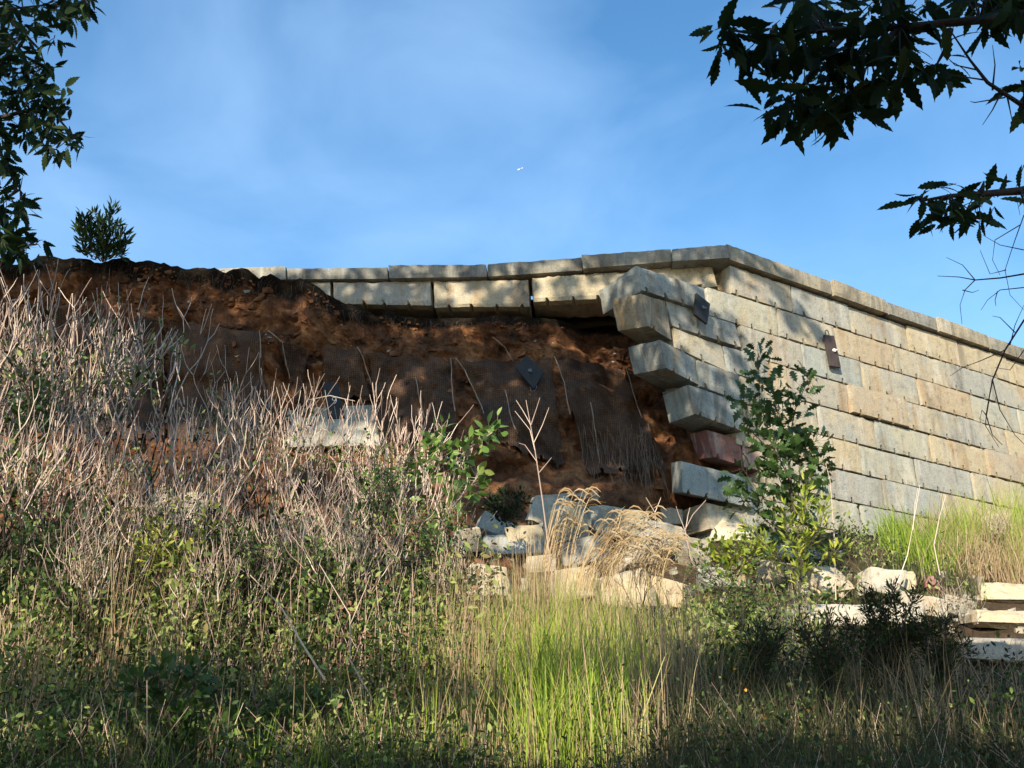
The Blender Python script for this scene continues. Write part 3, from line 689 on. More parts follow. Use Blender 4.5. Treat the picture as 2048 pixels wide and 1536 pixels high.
# ---- grass and weeds (uncountable)
def blades(name, zones, m, label, cat, kind='stuff'):
    Vs = []; Fs = []; Ts = []; base = 0
    for (n, pa, pb, ya, yb, h0, h1, wd, lean, tv, clump) in zones:
        if clump:
            nc = max(3, n//clump); cpx = RNG.uniform(pa, pb, nc) if clump != 45 else RNG.normal((pa+pb)/2, (pb-pa)/2.9, nc); cy = RNG.uniform(ya, yb, nc); ch = RNG.uniform(.7, 1.25, nc)
            id_ = RNG.integers(0, nc, n); px = cpx[id_]; y = cy[id_]+RNG.normal(0, .10, n); hh = ch[id_]; dx = RNG.normal(0, .09, n)
        else:
            px = RNG.uniform(pa, pb, n); y = RNG.uniform(ya, yb, n); hh = np.ones(n); dx = np.zeros(n)
        y = np.maximum(y, 3.2)
        z0 = np.interp(y, GY, GZ)-CAMZ
        x = px2w(px, y, z0)+dx
        z = np.array([G(float(a), float(b)) for a, b in zip(x, y)])
        h = RNG.uniform(h0, h1, n)*hh
        az = RNG.uniform(0, 2*np.pi, n); ln = h*np.abs(RNG.normal(0, lean, n))
        ld = np.stack([np.cos(az), np.sin(az), np.zeros(n)], 1)
        wa = RNG.uniform(0, np.pi, n); wdv = np.stack([np.cos(wa), np.sin(wa)*.5, np.zeros(n)], 1)*(wd*RNG.uniform(.6, 1.3, n))[:, None]
        lv = [0, .4, .75, 1.0]; wt = [1, .85, .5, .08]
        P = np.stack([x, y, z-.03], 1); rows_ = []
        for q, w_ in zip(lv, wt):
            c = P + ld*(ln*q**1.9)[:, None] + np.array([0, 0, 1.])*(h*(q-.25*lean*q*q))[:, None]
            rows_ += [c-wdv*w_*.5, c+wdv*w_*.5]
        V = np.stack(rows_, 1).reshape(-1, 3)
        f = np.array([(0, 1, 3, 2), (2, 3, 5, 4), (4, 5, 7, 6)])
        FF = (f[None]+(np.arange(n)*8)[:, None, None]).reshape(-1, 4)+base
        Vs.append(V); Fs.append(FF); Ts.append(np.repeat(np.clip(RNG.normal(tv, .2, n), 0, 1), 8)); base += len(V)
    o = mkobj(name, np.concatenate(Vs), np.concatenate(Fs), m, None, False, np.concatenate(Ts))
    return tag(o, label, cat, None, kind)
#        n     px range   y range   h range   width lean tint clump
blades('green_grass', [
    (4600, 950, 1310, 6.6, 9.7, .35, 1.05, .009, .27, .55, 45),
    (1200, 1340, 1560, 8.5, 11.5, .25, .6, .012, .25, .45, 40),
    (2200, 1770, 1930, 14.2, 16.0, .35, .75, .016, .35, .4, 80),
    (900, 1930, 2100, 14.2, 16.0, .6, 1.25, .012, .3, .6, 30),
    (2600, -60, 950, 6, 10, .25, .6, .009, .38, .4, 30)], M['grass_green'], 'bright green tall grass in the sunny middle of the slope', 'grass')
blades('dry_grass', [
    (1700, -80, 950, 6.5, 10.5, .4, 1.2, .007, .30, .45, 14), (180, -60, 260, 7, 9, .8, 1.6, .007, .15, .5, 40),
    (2000, 900, 1400, 6.4, 10.2, .4, 1.3, .007, .22, .5, 12),
    (260, 1040, 1100, 8.2, 8.8, .8, 1.4, .008, .12, .6, 60),
    (1500, 1350, 1900, 7.0, 10.0, .35, .8, .007, .36, .4, 14), (260, 1900, 2150, 6.5, 8.6, .3, .6, .007, .36, .4, 10),
    (2200, 1850, 2120, 14.1, 15.8, .3, 1.0, .012, .45, .5, 30)], M['grass_dry'], 'straw coloured dry grass and thin stalks across the slope', 'dry grass')
blades('weeds', [
    (9500, 1300, 1890, 4.4, 9.0, .25, .65, .007, .36, .35, 30), (3000, 1880, 2150, 4.4, 8.2, .2, .42, .007, .36, .35, 30),
    (9000, -100, 1300, 4.0, 7.0, .2, .55, .007, .4, .35, 30),
    (2000, 1560, 1950, 12.6, 15.5, .15, .4, .014, .4, .4, 25),
    (1200, 900, 1400, 10.6, 12.2, .15, .4, .012, .35, .5, 25)], M['grass_shade'], 'dark olive weeds and rank grass in the shade along the bottom', 'weeds')
# ---- leafy undergrowth mass (uncountable)
def undergrowth(name, zones, m, label, T=T_SIMPLE):
    P = []; sc = []; tt = []; st = MB()
    for (nc, pa, pb, ya, yb, hmax, nl, ls, tv) in zones:
        for c in range(nc):
            y = RNG.uniform(ya, yb); px = RNG.uniform(pa, pb); x = px2w(px, y, np.interp(y, GY, GZ)-CAMZ); z = G(x, y)
            h = hmax*RNG.uniform(.45, 1.0); tc = RNG.normal(tv, .22); sz = RNG.choice([.6, .8, 1., 1., 1.4])
            for s_ in range(3):
                top = Vector((x+RNG.normal(0, .22), y+RNG.normal(0, .15), z+h*RNG.uniform(.7, 1)))
                b0 = Vector((x+RNG.normal(0, .05), y, z-.05)); mid = b0.lerp(top, .5)+Vector((RNG.normal(0, .06), 0, 0))
                st.tube([b0, mid, top], [.0035, .0026, .0012], 3, RNG.uniform(0, .6))
                k = nl//3; u = RNG.uniform(.15, 1, k)
                q = np.outer(1-u, np.array(b0))+np.outer(u, np.array(top))+RNG.normal(0, .085, (k, 3))
                P.append(q); sc.append(RNG.uniform(.6, 1.3, k)*ls*sz); tt.append(np.clip(RNG.normal(tc, .15, k), 0, 1))
    P = np.concatenate(P); n = len(P); sc = np.concatenate(sc); tt = np.concatenate(tt)
    V, FF, t = inst(*T, P, rdir(n, .15), rdir(n, .9), sc, tt)
    o = mkobj(name, V, FF, m, None, False, t); tag(o, label, 'undergrowth', None, 'stuff')
    o2 = st.build('undergrowth_stems', M['twig']); tag(o2, label.replace('leaves', 'stems'), 'undergrowth', None, 'stuff')
undergrowth('undergrowth', [
    (130, -60, 900, 9.5, 12.2, 1.8, 170, .06, .12), (150, -60, 940, 8.3, 9.6, 1.6, 170, .055, .15), (90, -60, 940, 7.4, 8.6, 1.4, 150, .05, .62), (90, -60, 950, 6.2, 7.4, .7, 140, .04, .4), (45, -60, 950, 5.0, 6.2, .4, 120, .032, .3),  # rear rows tinted darkest, putting the shade between twigs into leaf colour
    (60, 1330, 1800, 8.2, 10.4, .7, 110, .045, .4), (60, 1400, 1620, 8.6, 11.4, .9, 130, .05, .55), (120, 1250, 2150, 5.0, 8.4, .6, 150, .03, .2),
    (26, 900, 1330, 4.6, 6.6, .4, 100, .04, .4), (30, 1500, 1960, 12.6, 15, .5, 80, .06, .35), (50, 1400, 1900, 14.6, 16.8, .45, 90, .06, .35), (30, 920, 1350, 8, 10.6, .55, 90, .045, .5)],
    M['leaf_shrub'], 'tangled mixed leaves of low undergrowth covering the slope')
# ---- bare pale twiggy shrubs
def bare_variant(seed, nst=5, depth=5, spread=.42):
    rq = random.Random(seed); a = MB(); b = MB()
    def grow(p, d, l, r, dep, ti):
        pts = [p]; q = p; dd = d.copy(); m = 4
        for i in range(m):
            dd = (dd+Vector((rq.gauss(0, .13), rq.gauss(0, .13), .21+rq.gauss(0, .07)))).normalized(); q = q+dd*(l/m); pts.append(q)
        (a if dep >= depth-2 else b).tube(pts, [r*(1-.25*i/m) for i in range(m+1)], 3 if dep < depth-1 else 4, ti if dep < depth-1 else rq.random(), cap=dep == 0)
        if dep == 0: return
        nch = rq.choice([2, 2, 2, 3]) if dep > 1 else rq.choice([1, 2, 2, 3])
        a0 = rq.uniform(0, 6.28)
        for c in range(nch):
            an = a0+c*6.28/nch+rq.uniform(-.5, .5); t = rq.uniform(.3, .75)
            o = dd.cross(Vector((math.cos(an), math.sin(an), .1))).normalized()
            nd = (dd*math.cos(t)+o*math.sin(t)).normalized()
            grow(q, nd, l*rq.uniform(.66, .92), r*.72, dep-1, min(1, max(0, rq.gauss(.5, .28))))
    for k in range(nst):
        an = rq.uniform(0, 6.28); s = rq.uniform(.05, spread)
        grow(Vector((math.cos(an)*.08, math.sin(an)*.08, -.05)), Vector((math.cos(an)*s, math.sin(an)*s, 1)).normalized(), .80, rq.uniform(.015, .023), depth, rq.uniform(.1, .5))
    th = empty('bare_shrub'); a.build('stem', M['bark'], th, True); b.build('twig', M['twig'], th, False)
    k = 420; u = RNG.uniform(.12, .85, k)**1.2; vs = np.array([tuple(v) for v in b.v]); vs = vs[(vs[:, 2] < np.percentile(vs[:, 2], 62))]; q = vs[RNG.integers(0, len(vs), k)]+RNG.normal(0, .035, (k, 3))
    V, FF, t = inst(*T_SIMPLE, q, rdir(k, .2), rdir(k, .8), RNG.uniform(.03, .08, k), np.clip(RNG.normal(.5, .28, k), 0, 1))
    mkobj('foliage', V, FF, M['leaf_shrub'], th, False, t)
    return th
def copytree(o):
    c = o.copy(); COL.objects.link(c)
    for ch in list(o.children):
        d = ch.copy(); COL.objects.link(d); d.parent = c
    return c
VAR = [bare_variant(11, 4), bare_variant(12, 4), bare_variant(13, 3), bare_variant(14, 5, 5, .6), bare_variant(15, 2, 5, .3)]
VH = [max((max(v.co.z for v in ch.data.vertices) for ch in t.children)) for t in VAR]
SH = [  # top px, top py, y, variant, label
 (6, 535, 10.2, 0, 'pale bare shrub reaching highest at the left edge under the tree leaves'),
 (70, 560, 9.6, 1, 'bare shrub with pale upright twigs just right of the left edge'),
 (185, 605, 10.4, 3, 'bushy bare shrub with many forked pale twigs in front of the wide netting'),
 (318, 560, 10.6, 4, 'slender bare shrub whose forked orange brown tip rises over the bank netting'),
 (250, 740, 9.4, 0, 'bare shrub with dark stems standing below the slender forked one'),
 (490, 690, 10.8, 2, 'thin bare shrub in front of the soil gap in the netting'),
 (410, 800, 9.8, 3, 'low wide bare shrub left of the thin one before the soil gap'),
 (560, 775, 10.2, 1, 'grey twigged bare shrub just left of the half buried pale block'),
 (640, 860, 9.6, 0, 'bare shrub with short pale twigs in front of the half buried block'),
 (700, 800, 10.6, 4, 'bare shrub rising at the right corner of the half buried block'),
 (810, 790, 10.4, 3, 'densest bare shrub left of the bright leafy sapling'),
 (760, 930, 9.2, 2, 'small bare shrub low in front of the densest one'),
 (120, 830, 8.8, 2, 'bare shrub at the left with dark lower stems among green leaves'),
 (350, 930, 8.8, 1, 'bare shrub in the left middle before the glowing pale block'),
 (480, 960, 9.0, 4, 'bare shrub between the glowing pale block and the dense twigs'),
 (30, 760, 8.6, 3, 'nearest tall bare shrub cut by the left edge'),
 (590, 1010, 8.6, 3, 'low tangled bare shrub in the middle of the left thicket'),
 (860, 930, 9.8, 4, 'bare shrub mixed into the bright sapling leaves'),
 (210, 960, 8.0, 0, 'low bare shrub in the front left thicket with leaning stems'),
 (700, 1010, 8.2, 1, 'low bare shrub in front of the thicket above the dark gap'),
 (-60, 640, 9.4, 1, 'bare shrub mostly outside the left edge'),
 (440, 1040, 7.8, 2, 'short bare shrub low in the front of the left thicket'),
 (900, 1060, 8.6, 2, 'thin bare shrub beside the sunny green grass'),
 (1270, 1030, 11.3, 4, 'small bare shrub of thin stalks in front of the grey rubble'),
 (1990, 1010, 14.6, 1, 'brown bare shrub in the tall grass at the right edge'),
 (1560, 1180, 8.2, 4, 'dark thin stemmed bare shrub in the shade right of centre'),
 (1905, 1150, 9.6, 2, 'dark bare shrub before the stacked blocks at the right edge'),
]
usedv = set(); rq = random.Random(4)
for (px, py, y, v, lab) in SH:
    src = VAR[v]
    o = src if v not in usedv else copytree(src)
    z0 = float(np.interp(y, GY, GZ)); zt = atY(px, py, y).z; x = atY(px, py, y).x
    zb = G(x, y); s = max(.25, (zt-zb)/VH[v]*1.02)
    usedv.add(v)
    o.location = (x, y, zb); o.scale = (min(s, 1.15)*rq.uniform(.85, 1.05),)*2+(s,); o.rotation_euler = (0, 0, rq.uniform(0, 6.28))
    tag(o, lab, 'shrub', 'bare twiggy shrubs on the slope')

# ---- leafy plants authored as stems (pixel path at a given distance) with leaves round them
def plant(name, label, cat, stems, Y, T, m, size, n, spread=.1, up=.0, tint=(.4, .25), r=.01, basepx=None, group=None, droop=0., bark='bark', dy=.25):
    p0 = atY(*stems[0][0], Y); th = empty(name, p0); tag(th, label, cat, group)
    P = []; A = []; st = MB(); tot = sum(sum(math.dist(a, b) for a, b in zip(s[:-1], s[1:])) for s in stems)
    for s_i, s in enumerate(stems):
        yy = Y+random.uniform(-dy, dy)*(s_i > 0)
        pts = [atY(a, b, Y+(yy-Y)*min(1, i/2)) for i, (a, b) in enumerate(s)]
        st.tube(pts, [max(r*(1-.8*i/(len(pts)-1)), .0022)*(1 if s_i == 0 else .6) for i in range(len(pts))], 5, random.random())
        ln = sum(math.dist(a, b) for a, b in zip(s[:-1], s[1:]))
        k = int(n*ln/tot)
        for j in range(k):
            u = (.08+.92*random.random()) if s_i == 0 else random.random()**.75; u *= len(pts)-1; i = min(int(u), len(pts)-2); f = u-i
            q = pts[i].lerp(pts[i+1], f); d = (pts[i+1]-pts[i]).normalized()
            off = Vector((random.gauss(0, 1), random.gauss(0, 1), random.gauss(0, 1))).normalized()
            dirn = (off+d*.5+Vector((0, 0, up))).normalized()
            pp = q+off*spread*random.random()**.6
            st.tube([q, pp], [.0022, .0015], 3, .6, cap=False)
            P.append(pp); A.append(dirn+Vector((0, 0, -droop)))
    if P:
        k = len(P); tt = np.clip(RNG.normal(tint[0], tint[1], k), 0, 1)
        V, FF, t = inst(*T, np.array([tuple(q-p0) for q in P]), np.array([tuple(q) for q in A]), rdir(k, .6), RNG.uniform(.65, 1.2, k)*size, tt)
        mkobj('foliage', V, FF, m, th, False, t)
    st.build('stem', M[bark], th, origin=p0)
    return th
def yat(px, py): return surfhit(px, py).y
plant('oak_sapling', 'dark green lobed leaf sapling standing against the pale wall at right of the broken end', 'sapling',
      [[(1605, 1125), (1585, 1000), (1575, 900), (1590, 820), (1622, 745)], [(1580, 960), (1540, 880), (1520, 800), (1515, 690)], [(1590, 1010), (1530, 1000), (1480, 930)], [(1595, 1030), (1600, 930), (1632, 880)],
       [(1590, 1080), (1530, 1040), (1470, 980)], [(1585, 900), (1560, 850), (1555, 780)], [(1540, 900), (1500, 860), (1485, 790)], [(1590, 1040), (1560, 960), (1545, 890)], [(1595, 1050), (1625, 960), (1640, 900)]], 12.6, T_LOBE, M['leaf_mid'], .16, 620, .19, .1, (.1, .2), .018)
plant('seedling', 'yellow green narrow leaved weed in front of the oak sapling', 'weed',
      [[(1598, 1190), (1605, 1080), (1612, 960)], [(1600, 1120), (1575, 1070), (1570, 1010)], [(1602, 1110), (1640, 1060), (1650, 1000)], [(1600, 1150), (1540, 1100), (1490, 1050)], [(1600, 1160), (1660, 1110), (1690, 1090)]], 11.2, T_LANCE, M['leaf_yellow'], .10, 520, .09, .5, (.4, .25), .01)
plant('leafy_weed', 'round leaved yellow green plant below the pointed tan boulder', 'weed',
      [[(1470, 1180), (1455, 1120), (1430, 1085)], [(1470, 1160), (1500, 1110), (1520, 1090)], [(1465, 1150), (1425, 1120), (1405, 1100)], [(1470, 1170), (1470, 1120), (1475, 1085)]], 11.6, T_OVAL, M['leaf_yellow'], .085, 230, .12, .3, (.3, .25), .008)
plant('leafy_sapling', 'bright green broad leaved sapling catching the sun in front of the netting', 'sapling',
      [[(880, 1130), (890, 1040), (900, 950), (930, 900), (985, 865)], [(895, 980), (880, 900), (885, 850)], [(900, 950), (950, 930), (960, 985)], [(905, 930), (960, 880), (1000, 850)], [(890, 1030), (925, 990), (955, 955)], [(895, 930), (860, 900), (870, 860)], [(888, 1060), (860, 980), (845, 930)]], 9.8, T_OVAL, M['leaf_bright'], .115, 260, .12, .1, (.35, .3), .012, bark='twig')
plant('crest_bush', 'compact dark evergreen bush alone on top of the clay bank', 'bush',
      [[(205, 524), (200, 470), (190, 425)], [(205, 520), (175, 470), (168, 430)], [(205, 520), (215, 460), (226, 415)], [(205, 522), (235, 485), (248, 465)], [(208, 524), (240, 500), (252, 480)], [(205, 520), (165, 490), (158, 450)], [(205, 520), (205, 480), (205, 440)], [(205, 515), (185, 480), (180, 440)], [(205, 515), (225, 480), (235, 450)], [(205, 522), (175, 505), (160, 500)], [(205, 524), (230, 505), (245, 508)]], ywall(-7)-1.1, T_LANCE, M['leaf_dark'], .16, 950, .10, .9, (.6, .3), .012)
plant('evergreen_bush', 'small very dark bush squatting at the back of the fallen blocks', 'bush',
      [[(1010, 1046), (1010, 1010), (1010, 985)], [(1010, 1046), (985, 1015), (978, 990)], [(1010, 1046), (1035, 1010), (1045, 990)], [(1010, 1046), (995, 1020), (998, 990)], [(1010, 1046), (1030, 1025), (1028, 990)]], 14.0, T_SIMPLE, M['leaf_dark'], .07, 500, .12, .2, (.3, .25), .01)
plant('yellow_weed', 'yellow leaved weed glowing low among the left hand shrubs', 'weed',
      [[(330, 1150), (320, 1100), (315, 1060)], [(330, 1140), (370, 1100), (390, 1095)], [(330, 1145), (300, 1110), (290, 1090)]], 8.6, T_SIMPLE, M['leaf_yellow'], .06, 130, .08, .3, (.7, .25), .006)
plant('leafy_shrub', 'dark broad leaved shrub in the shaded foreground left of centre', 'shrub',
      [[(340, 1540), (345, 1440), (360, 1330)], [(340, 1500), (290, 1400), (270, 1350)], [(345, 1500), (400, 1420), (440, 1370)], [(345, 1460), (330, 1390), (310, 1340)], [(345, 1480), (380, 1400), (400, 1340)], [(340, 1520), (260, 1450), (230, 1410)], [(350, 1520), (440, 1460), (480, 1430)]], 6.6, T_OVAL, M['leaf_mid'], .075, 420, .10, .5, (.15, .15), .008, dy=.3)
plant('leafy_shrub', 'green leaved shrub in dark stems at the left edge of the thicket', 'shrub',
      [[(40, 1060), (50, 960), (60, 850), (70, 720)], [(45, 980), (20, 900), (30, 820)], [(50, 940), (90, 860), (100, 790)], [(50, 1000), (10, 960), (0, 930)], [(48, 900), (60, 800), (40, 740)]], 9.2, T_SIMPLE, M['leaf_mid'], .08, 480, .14, .3, (.2, .25), .02, dy=.4)
plant('leafy_shrub', 'olive leaved shrub at the bottom between the dark shrub and the grass', 'shrub',
      [[(590, 1540), (600, 1450), (610, 1380)], [(595, 1500), (560, 1430), (550, 1390)], [(595, 1500), (640, 1430), (660, 1400)], [(600, 1470), (680, 1430), (700, 1410)]], 6.9, T_OVAL, M['leaf_mid'], .06, 230, .09, .5, (.25, .2), .006, dy=.3)
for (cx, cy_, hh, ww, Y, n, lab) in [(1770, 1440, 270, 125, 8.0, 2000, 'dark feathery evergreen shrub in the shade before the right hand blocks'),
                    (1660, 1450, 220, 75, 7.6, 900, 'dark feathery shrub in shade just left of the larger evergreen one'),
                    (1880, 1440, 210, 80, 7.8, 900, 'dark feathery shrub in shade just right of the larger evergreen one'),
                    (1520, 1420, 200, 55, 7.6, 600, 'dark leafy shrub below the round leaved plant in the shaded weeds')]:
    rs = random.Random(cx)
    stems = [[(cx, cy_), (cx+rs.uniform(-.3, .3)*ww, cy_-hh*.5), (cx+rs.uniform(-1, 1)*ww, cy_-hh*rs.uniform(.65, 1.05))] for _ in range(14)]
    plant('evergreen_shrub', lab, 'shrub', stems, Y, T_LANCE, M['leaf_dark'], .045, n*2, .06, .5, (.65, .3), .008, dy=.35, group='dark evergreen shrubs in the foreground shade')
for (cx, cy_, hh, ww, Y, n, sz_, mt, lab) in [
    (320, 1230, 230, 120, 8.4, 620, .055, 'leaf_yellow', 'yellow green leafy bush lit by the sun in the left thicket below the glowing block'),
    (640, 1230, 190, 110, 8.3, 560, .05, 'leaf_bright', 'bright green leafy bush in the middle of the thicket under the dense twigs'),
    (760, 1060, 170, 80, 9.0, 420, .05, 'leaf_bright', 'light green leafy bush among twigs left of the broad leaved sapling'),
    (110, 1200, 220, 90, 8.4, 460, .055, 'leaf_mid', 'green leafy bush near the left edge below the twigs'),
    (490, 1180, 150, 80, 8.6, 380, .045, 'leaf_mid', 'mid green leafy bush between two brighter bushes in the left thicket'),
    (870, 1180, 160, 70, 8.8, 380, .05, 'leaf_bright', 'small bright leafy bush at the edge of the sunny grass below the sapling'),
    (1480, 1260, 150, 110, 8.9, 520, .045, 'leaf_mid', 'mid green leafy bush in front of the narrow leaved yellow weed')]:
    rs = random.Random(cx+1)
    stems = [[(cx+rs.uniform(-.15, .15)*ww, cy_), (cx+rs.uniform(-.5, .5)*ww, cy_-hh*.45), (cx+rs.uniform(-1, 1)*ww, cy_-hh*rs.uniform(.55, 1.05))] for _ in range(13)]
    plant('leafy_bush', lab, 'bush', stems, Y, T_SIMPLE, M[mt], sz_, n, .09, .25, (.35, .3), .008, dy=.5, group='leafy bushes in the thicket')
# tall dead stalks
def stalk(label, paths, Y, r=.007, m='twig'):
    p0 = atY(*paths[0][0], Y); mb = MB()
    for i, p in enumerate(paths):
        mb.tube([atY(*c, Y) for c in p], [max(r*(1-.6*k/(len(p)-1))*(1 if i == 0 else .6), .0022) for k in range(len(p))], 4, random.uniform(.4, .9))
    o = mb.build('dry_stalk', M[m], None, origin=p0); o.location = p0
    tag(o, label, 'stalk', 'tall dry stalks sticking out of the grass')
stalk('tall straight dead stem with bare forks at its top in front of the red slump', [[(1110, 1300), (1104, 1150), (1085, 1000), (1070, 900), (1052, 800)], [(1070, 900), (1060, 860), (1030, 822)], [(1068, 885), (1085, 850), (1098, 815)], [(1062, 850), (1045, 820), (1032, 800)], [(1062, 850), (1072, 820), (1080, 795)], [(1078, 945), (1095, 925), (1103, 915)], [(1075, 925), (1050, 890), (1038, 886)]], 9.4, .008)
stalk('dead stem leaning left against the shaded wall near the right hand green grass', [[(1790, 1180), (1815, 1110), (1828, 1040), (1840, 970)], [(1826, 1060), (1830, 1010), (1836, 975)]], 11.5)
stalk('thin tan stem bending over the wall foot right of the leaning one', [[(1880, 1150), (1868, 1090), (1880, 1030), (1892, 990)]], 11.5)
stalk('thin straight stalk in front of the pale wall right of the oak sapling', [[(1672, 1200), (1668, 1060), (1660, 960), (1652, 930)]], 11.5, .006)
stalk('forked pale twig rising left of the pointed tan boulder', [[(1385, 1130), (1370, 1060), (1385, 1030), (1412, 1000)], [(1370, 1060), (1358, 1030), (1352, 1012)], [(1372, 1055), (1376, 1030), (1380, 1015)]], 11.8, .009)
stalk('second forked pale twig before the red soil at the foot of the slump', [[(1315, 1130), (1312, 1060), (1310, 1025), (1292, 995)], [(1310, 1025), (1318, 1005), (1322, 995)]], 11.6, .008)
stalk('long pale stem lying slantwise in the lower left thicket', [[(650, 1360), (600, 1280), (560, 1210), (500, 1150)]], 6.9, .007)
stalk('pale stem bent to the right in the lower left thicket', [[(745, 1400), (700, 1320), (700, 1230), (640, 1130)], [(700, 1250), (730, 1180), (740, 1150)]], 7.2, .006)
stalk('thin twig arching over the board with the number nine', [[(590, 830), (615, 800), (660, 791), (690, 798), (710, 802)], [(690, 798), (700, 830)]], 11.2, .007)
stalk('slanting thin twig left of the board with the number nine', [[(606, 880), (620, 820), (640, 752)]], 11.2, .006)
# arching seed head grass
def seedgrass(label, cx, cy_, Y, n, lean, hpx):
    p0 = atY(cx, cy_, Y); th = empty('seed_head_grass', p0); tag(th, label, 'grass clump', 'arching dry grass clumps with curved seed heads')
    st = MB(); hd = MB(); rs = random.Random(int(cx))
    for k in range(n):
        h = hpx*rs.uniform(.5, 1.0); l = lean*h*rs.uniform(.5, 1.1); b = (cx+rs.uniform(-35, 35), cy_+rs.uniform(-8, 8)); yy = Y+rs.uniform(-.2, .2)
        c = [(b[0]+l*(u**1.7), b[1]-h*(u-.12*u*u)) for u in (0, .3, .6, .85, 1)]
        pts = [atY(*q, yy) for q in c]; st.tube(pts, [.0035, .003, .0028, .0022, .002], 3, rs.uniform(.2, .9), cap=False)
        e = c[-1]; sg = 1 if lean > 0 else -1
        cc = [e, (e[0]+sg*9, e[1]-5), (e[0]+sg*18, e[1]-3), (e[0]+sg*27, e[1]+5)]
        hd.tube([atY(*q, yy) for q in cc], [.003, .009, .008, .002], 4, rs.uniform(.4, 1))
        for q in range(2):
            u = rs.uniform(.4, .9); i = rs.randrange(1, 4); s0 = pts[i]; s1 = s0+Vector((rs.uniform(.05, .3)*sg, rs.uniform(-.1, .1), rs.uniform(-.05, .2)))
            st.tube([s0, s0.lerp(s1, .5)+Vector((0, 0, .05)), s1], [.004, .003, .001], 3, rs.uniform(.2, .9), cap=False)
    st.build('stem', M['straw'], th, origin=p0); hd.build('seed_head', M['straw'], th, origin=p0)
seedgrass('orange tan grass clump arching right over the grey rubble', 1185, 1180, 10.4, 60, .55, 190)
seedgrass('thinner tan grass clump with high curved heads left of the arching one', 1115, 1170, 10.6, 26, .25, 215)
seedgrass('low tan grass tangle to the right of the arching clump', 1290, 1170, 10.8, 46, .35, 120)
# small orange flowers
fm = MB(); rs = random.Random(9)
for k in range(12):
    px = rs.uniform(1480, 1760); y = rs.uniform(6.2, 8); zz = float(np.interp(y, GY, GZ)); x = px2w(px, y, zz-CAMZ); z = G(x, y)+rs.uniform(.25, .6); c = Vector((x, y, z)); 
    for q in range(5):
        a = q*1.257+rs.random(); d = Vector((math.cos(a), -.4, math.sin(a)))*.010; e = Vector((-math.sin(a), 0, math.cos(a)))*.006
        fm.poly([c, c+d*.6+e, c+d, c+d*.6-e])
tag(fm.build('flower', M['flower']), 'scattered tiny orange flowers among the dark weeds', 'flowers', None, 'stuff')

# ---- trees whose leaves hang into the frame
def tree(name, label, trunk, branches, sprays, Y, T, m, size, per, trk=.22, dYs=.35, hang=.7, twigs=()):
    p0 = Vector(trunk[0]); th = empty(name, p0); tag(th, label, 'tree')
    tb = MB(); n = len(trunk); tb.tube([Vector(q) for q in trunk], [trk*(1-.75*i/(n-1)) for i in range(n)], 10, .3); tb.build('trunk', M['bark'], th, True, origin=p0)
    bb = MB()
    for i, b in enumerate(branches):
        pts = [(Vector(q) if len(q) == 3 else atY(q[0], q[1], Y)) for q in b]
        bb.tube(pts, [.035*(1-.82*k/(len(pts)-1))*(1 if i == 0 else .6) for k in range(len(pts))], 6, random.random())
    P = []; A = []
    nodes = [(q if len(q) == 2 else None) for b in branches for q in b]; nodes = [q for q in nodes if q]
    for (x, y) in sprays:
        yy = Y+random.uniform(-dYs, dYs); c = atY(x, y, yy)
        nn = min(nodes, key=lambda q: math.dist(q, (x, y))); e = atY(nn[0], nn[1], Y)
        bb.tube([e, e.lerp(c, .5)+Vector((0, 0, .02)), c], [.006, .004, .0025], 4, .5, cap=False)
        for k in range(random.randint(per-2, per+2)):
            a = random.uniform(0, 6.28); el = random.uniform(-1.3, .15) if random.random() < hang else random.uniform(-.4, .9)
            d = Vector((math.cos(a)*math.cos(el), math.sin(a)*math.cos(el)*.6, math.sin(el)))
            P.append(c+d*.02+Vector((random.gauss(0, .02), random.gauss(0, .03), random.gauss(0, .02)))); A.append(d)
    k = len(P); B = rdir(k, .3); B[:, 1] -= .5
    V, FF, t = inst(*T, np.array([tuple(q-p0) for q in P]), np.array([tuple(q) for q in A]), B, RNG.uniform(.6, 1.15, k)*size, np.clip(RNG.normal(.35, .25, k), 0, 1))
    mkobj('crown', V, FF, m, th, False, t)
    for tw in twigs: bb.tube([atY(*q, Y) for q in tw], [max(.006*(1-.8*i/(len(tw)-1)), .0015) for i in range(len(tw))], 4, .5)
    bb.build('branch', M['bark'], th, True, origin=p0)
    return th
def inpoly(x, y, P):
    c = False; j = len(P)-1
    for i in range(len(P)):
        if (P[i][1] > y) != (P[j][1] > y) and x < (P[j][0]-P[i][0])*(y-P[i][1])/(P[j][1]-P[i][1])+P[i][0]: c = not c
        j = i
    return c
def fill(P, n):
    xs_ = [p[0] for p in P]; ys_ = [p[1] for p in P]; out = []
    while len(out) < n:
        q = (random.uniform(min(xs_), max(xs_)), random.uniform(min(ys_), max(ys_)))
        if inpoly(*q, P): out.append(q)
    return out
sp = [(1452, 52), (1478, 62), (1500, 95), (1545, 62), (1560, 40), (1600, 180), (1585, 195), (1560, 75), (1590, 120), (1625, 200), (1660, 215), (1690, 195), (1720, 215), (1752, 170), (1780, 165), (1840, 138), (1870, 140), (1885, 132), (1690, 175), (1735, 150), (1650, 160), (1800, 110), (2050, 150), (2060, 175)]
sp += [(1430, 60), (1445, 85), (1480, 100), (1510, 120), (1560, 150), (1540, 215), (1575, 225), (1610, 215), (1640, 225), (1675, 225), (1700, 200), (1560, 190), (1620, 180), (1800, 130), (1660, 190)]
sp += fill([(1570, -10), (1860, -40), (1850, 80), (1790, 110), (1740, 150), (1640, 170), (1590, 110)], 40)
sp += fill([(1880, -60), (2150, -60), (2150, 60), (1990, 55), (1890, 20)], 24)
